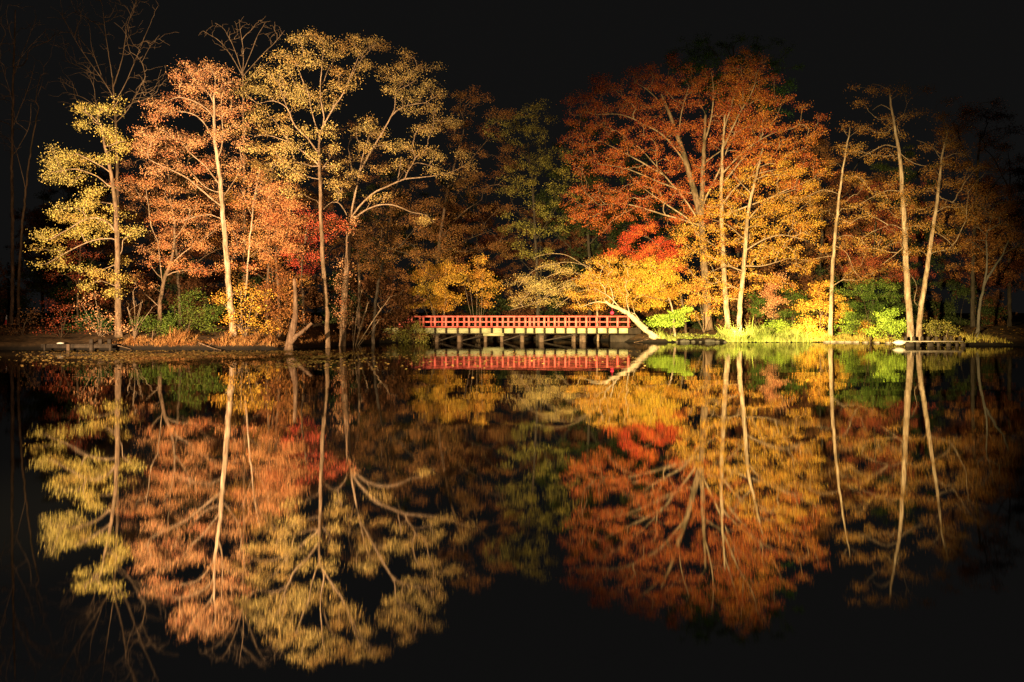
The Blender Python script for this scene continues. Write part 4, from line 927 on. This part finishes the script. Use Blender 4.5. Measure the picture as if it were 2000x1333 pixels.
LEAF['yellowgrass'] = leaf_mat('yellow_grass', [(.40, .26, .05), (.52, .42, .10), (.40, .38, .08)], 1.2)
blades('dry_grass', [(-24.5, -13.8, .1, 1.5, 3500, .32, .012), (-22, -19.5, .1, 2.5, 1500, .5, .012), (-17.5, -15.5, .1, 2.2, 1300, .55, .012), (-13.6, -11.5, 1, 8, 1500, .4, .012)], LEAF['drygrass'], 'dry orange grass fringe along the edge of the left bank')
blades('bank_grass', [(18.0, 25.5, -.1, 2.2, 15000, .85, .018), (12, 14, .2, 2.0, 1500, .4, .016), (14, 18, 1, 3.5, 1500, .2, .016)], LEAF['greengrass'], 'bright green grass tufts along the waterline of the right bank')
blades('yellow_grass', [(24.0, 31, .0, 2.5, 8000, .42, .016), (31, 36, .6, 3, 1600, .4, .014)], LEAF['yellowgrass'], 'yellow grass and weeds between the bright tufts and the jetty')
# fallen leaves on the banks
def litter():
    n = 8000
    x = rng.uniform(-36, 44, n); y = shore(x)+rng.uniform(.15, 14, n)**1.0; z = ground_z(x, y)
    ok = (z > .2) & (x > -25+rng.normal(0, 1, n)); P = np.stack([x, y, z+.03], 1)[ok]
    o = leaves_mesh('fallen_leaves', P, .13, .09, LEAF['amber'], None, None, up=3.0)
    tag(o, 'brown and yellow leaf litter scattered on both banks', 'leaf litter', kind='stuff')
litter()
# leaves and pads adrift on the pond
def drift():
    n = 40000; px = rng.uniform(-60, 1260, n); py = 684+rng.gamma(2.2, 6.5, n)
    D = F*CAMZ/(py-HY); x = (px-1000)/F*D; y = D
    dens = .5+.5*np.sin(x*.9+y*.35)*np.sin(y*.8+1.3*np.sin(x*.4))+.25*np.sin(x*2.7)
    wgt = np.clip((px-20)/220, .02, 1)*np.clip((760-px)/200, .10, 1)*np.where(py < 724, 1, .03)*np.where(y > shore(x)-.3, 0, 1)
    ok = (rng.uniform(0, 1, n) < np.clip(dens, .05, 1)*wgt)
    x, y = x[ok], y[ok]; k = len(x); r = rng.uniform(.02, .065, k)
    th = np.arange(6)*math.pi/3; ph = rng.uniform(0, 6.28, (k, 1))
    v = np.stack([x[:, None]+r[:, None]*np.cos(th+ph), y[:, None]+r[:, None]*np.sin(th+ph), np.full((k, 6), .012)+rng.uniform(0, .004, (k, 1))+np.clip(r[:, None]*.22*np.cos(th+ph+rng.uniform(0, 6.28, (k, 1))), -.01, .03)], 2).reshape(-1, 3)
    f = np.arange(k*6).reshape(k, 6)
    o = add_obj('floating_leaves', v, [f], LEAF['floating'])
    tag(o, 'small brown leaves and pads adrift on the pond in front of the left bank', 'floating leaves', kind='stuff')
LEAF['floating'] = leaf_mat('floating_leaf', [(.16, .09, .035), (.30, .18, .06), (.26, .22, .07)], .8, 0.0)
drift()

# ------------------------------------------------------------------ ground and water
def ground():
    xs = np.unique(np.concatenate([np.linspace(-600, -70, 20), np.arange(-70, -36, 2.0), np.arange(-36, 46, .3), np.arange(46, 70, 2.0), np.linspace(70, 600, 20)]))
    ys = np.unique(np.concatenate([np.linspace(-80, -4, 12), np.arange(-4, 8, .5), np.linspace(8, 57, 15), np.arange(57, 104, .3), np.arange(104, 130, 2.0), np.linspace(130, 900, 20)]))
    X, Y = np.meshgrid(xs, ys, indexing='ij'); Z = ground_z(X, Y)
    Z = Z+np.where((Z > .25), rng.normal(0, .02, Z.shape), 0)
    v = np.stack([X, Y, Z], 2).reshape(-1, 3); ny = len(ys)
    i = np.arange(len(xs)-1)[:, None]; j = np.arange(ny-1)[None]
    a = (i*ny+j).ravel(); f = np.stack([a, a+ny, a+ny+1, a+1], 1)
    m, nt, out = new_mat('bank_soil'); L = nt.links.new
    geo = nt.nodes.new('ShaderNodeNewGeometry'); sp = nt.nodes.new('ShaderNodeSeparateXYZ'); L(geo.outputs['Position'], sp.inputs[0])
    no = nt.nodes.new('ShaderNodeTexNoise'); no.inputs['Scale'].default_value = 2.2; no.inputs['Detail'].default_value = 6; L(geo.outputs['Position'], no.inputs['Vector'])
    r = ramp(nt, [(.3, (.03, .02, .012)), (.5, (.065, .04, .02)), (.68, (.11, .065, .03))]); L(no.outputs['Fac'], r.inputs['Fac'])
    mr = nt.nodes.new('ShaderNodeMapRange'); mr.inputs['From Min'].default_value = .12; mr.inputs['From Max'].default_value = .42
    L(sp.outputs['Z'], mr.inputs['Value'])
    mx = nt.nodes.new('ShaderNodeMix'); mx.data_type = 'RGBA'; mx.inputs['A'].default_value = (.012, .010, .008, 1)   # wet peaty bank face
    L(mr.outputs['Result'], mx.inputs['Factor']); L(r.outputs['Color'], mx.inputs['B'])
    p = nt.nodes.new('ShaderNodeBsdfPrincipled'); p.inputs['Roughness'].default_value = .95; p.inputs['Specular IOR Level'].default_value = .1
    L(mx.outputs['Result'], p.inputs['Base Color'])
    b = nt.nodes.new('ShaderNodeBump'); b.inputs['Strength'].default_value = .6; b.inputs['Distance'].default_value = .1; L(no.outputs['Fac'], b.inputs['Height']); L(b.outputs[0], p.inputs['Normal'])
    L(p.outputs[0], out.inputs['Surface'])
    tag(add_obj('ground', v, [f], m, None, True), 'brown earth banks strewn with leaves round the pond', 'ground', kind='structure')
ground()
WTAN = (1, 0)
def water():
    m, nt, out = new_mat('pond_water'); L = nt.links.new
    geo = nt.nodes.new('ShaderNodeNewGeometry')
    mp = nt.nodes.new('ShaderNodeMapping'); mp.inputs['Scale'].default_value = (.35, 1.0, 1); L(geo.outputs['Position'], mp.inputs['Vector'])
    n1 = nt.nodes.new('ShaderNodeTexNoise'); n1.inputs['Scale'].default_value = .6; n1.inputs['Detail'].default_value = 0; L(mp.outputs[0], n1.inputs['Vector'])
    n2 = nt.nodes.new('ShaderNodeTexNoise'); n2.inputs['Scale'].default_value = 2.2; n2.inputs['Detail'].default_value = 2; L(mp.outputs[0], n2.inputs['Vector'])
    sp = nt.nodes.new('ShaderNodeSeparateXYZ'); L(geo.outputs['Position'], sp.inputs[0])
    far = nt.nodes.new('ShaderNodeMapRange'); far.inputs['From Min'].default_value = 26; far.inputs['From Max'].default_value = 40; L(sp.outputs['Y'], far.inputs['Value'])   # a breath of wind under the far bank
    mu = nt.nodes.new('ShaderNodeMath'); mu.operation = 'MULTIPLY'; L(n2.outputs['Fac'], mu.inputs[0]); L(far.outputs['Result'], mu.inputs[1])
    b1 = nt.nodes.new('ShaderNodeBump'); b1.inputs['Strength'].default_value = 1; b1.inputs['Distance'].default_value = .0022; L(n1.outputs['Fac'], b1.inputs['Height'])
    b2 = nt.nodes.new('ShaderNodeBump'); b2.inputs['Strength'].default_value = 1; b2.inputs['Distance'].default_value = .0020; L(mu.outputs[0], b2.inputs['Height']); L(b1.outputs[0], b2.inputs['Normal'])
    gl = nt.nodes.new('ShaderNodeBsdfGlossy');  gl.distribution = 'BECKMANN'; gl.inputs['Anisotropy'].default_value = .5; gl.inputs['Color'].default_value = (1, .99, .97, 1)
    di = nt.nodes.new('ShaderNodeBsdfDiffuse'); di.inputs['Color'].default_value = (.0004, .0004, .0004, 1)
    L(b2.outputs[0], gl.inputs['Normal'])
    calm = nt.nodes.new('ShaderNodeMapRange'); calm.inputs['From Min'].default_value = 18; calm.inputs['From Max'].default_value = 40
    calm.inputs['To Min'].default_value = .024; calm.inputs['To Max'].default_value = .011; L(sp.outputs['Y'], calm.inputs['Value']); L(calm.outputs['Result'], gl.inputs['Roughness'])
    tg = nt.nodes.new('ShaderNodeCombineXYZ'); tg.inputs[0].default_value = WTAN[0]; tg.inputs[1].default_value = WTAN[1]; L(tg.outputs[0], gl.inputs['Tangent'])
    fr = nt.nodes.new('ShaderNodeFresnel'); fr.inputs['IOR'].default_value = 40.0
    ms = nt.nodes.new('ShaderNodeMixShader'); L(fr.outputs[0], ms.inputs[0]); L(di.outputs[0], ms.inputs[1]); L(gl.outputs[0], ms.inputs[2])
    L(ms.outputs[0], out.inputs['Surface'])
    v = np.array([(-600, -60, 0), (600, -60, 0), (600, 400, 0), (-600, 400, 0)], float)
    tag(add_obj('pond', v, [np.array([[0, 1, 2, 3]])], m), 'still black pond mirroring the floodlit trees', 'water', kind='structure')
water()

# ------------------------------------------------------------------ night sky, floodlights and added fill lamps
w = bpy.data.worlds.new('World'); sc.world = w; w.use_nodes = True
nt = w.node_tree; nt.nodes.clear()
bg = nt.nodes.new('ShaderNodeBackground'); wo = nt.nodes.new('ShaderNodeOutputWorld')
bg.inputs['Color'].default_value = (.0054, .0053, .0052, 1); bg.inputs['Strength'].default_value = 1.0
nt.links.new(bg.outputs[0], wo.inputs['Surface'])

def flood(name, loc, aim, power, angle, col, blend=1.0, radius=.35):
    l = bpy.data.lights.new(name, 'SPOT'); l.energy = power; l.color = col; l.spot_size = math.radians(angle); l.spot_blend = blend; l.shadow_soft_size = radius
    o = bpy.data.objects.new(name, l); C.objects.link(o); o.location = loc
    o.rotation_euler = (Vector(aim)-Vector(loc)).to_track_quat('-Z', 'Y').to_euler()
    return o
flood('flood_or_fill', (-24, 8, 1.8), tuple(W(400, 400, 63)), 1120000, 34, (1.0, .66, .35))
flood('flood_or_fill', (-7, -3, 2.4), tuple(W(1425, 650, 86)), 2600000, 31, (1.0, .72, .31))
flood('flood_or_fill', (-8, -3, 2.0), tuple(W(965, 622, 88)), 560000, 17, (1.0, .74, .36))
flood('flood_or_fill', (5, -6, 2.5), tuple(W(500, 250, 80)), 62000, 80, (1.0, .64, .40))  # weak wide fill added to lift the dim edge trees, not a real floodlight

flood('flood_or_fill', (18.9, 82.4, .9), (19.6, 90, 4.6), 6500, 100, (1.0, .74, .30), radius=.15)
flood('flood_or_fill', (25.6, 82.2, .8), (25.6, 90, 4.0), 4500, 100, (1.0, .74, .30), radius=.15)
flood('flood_or_fill', (12.4, 79.5, .6), (11.6, 86, 2.2), 1300, 90, (1.0, .74, .30), radius=.15)  # unseen lamp over the water, added to brighten the leaning trunk

# ------------------------------------------------------------------ camera
cam = bpy.data.cameras.new('camera'); co = bpy.data.objects.new('camera', cam); C.objects.link(co)
co.location = (0, 0, CAMZ); co.rotation_euler = (math.pi/2, 0, 0)
cam.sensor_width = 36; cam.lens = 36*F/2000; cam.shift_y = -(666.5-HY)/2000; cam.clip_end = 3000; cam.clip_start = .1
sc.camera = co
sc.view_settings.view_transform = 'Standard'; sc.view_settings.look = 'None'; sc.view_settings.exposure = 0; sc.view_settings.gamma = 1
cy = sc.cycles
cy.max_bounces = 5; cy.diffuse_bounces = 2; cy.glossy_bounces = 3; cy.transmission_bounces = 2
cy.caustics_reflective = False; cy.caustics_refractive = False
cy.use_denoising = True; cy.denoiser = 'OPENIMAGEDENOISE'; cy.denoising_input_passes = 'RGB_ALBEDO_NORMAL'; cy.denoising_prefilter = 'ACCURATE'
cy.sample_clamp_indirect = 4
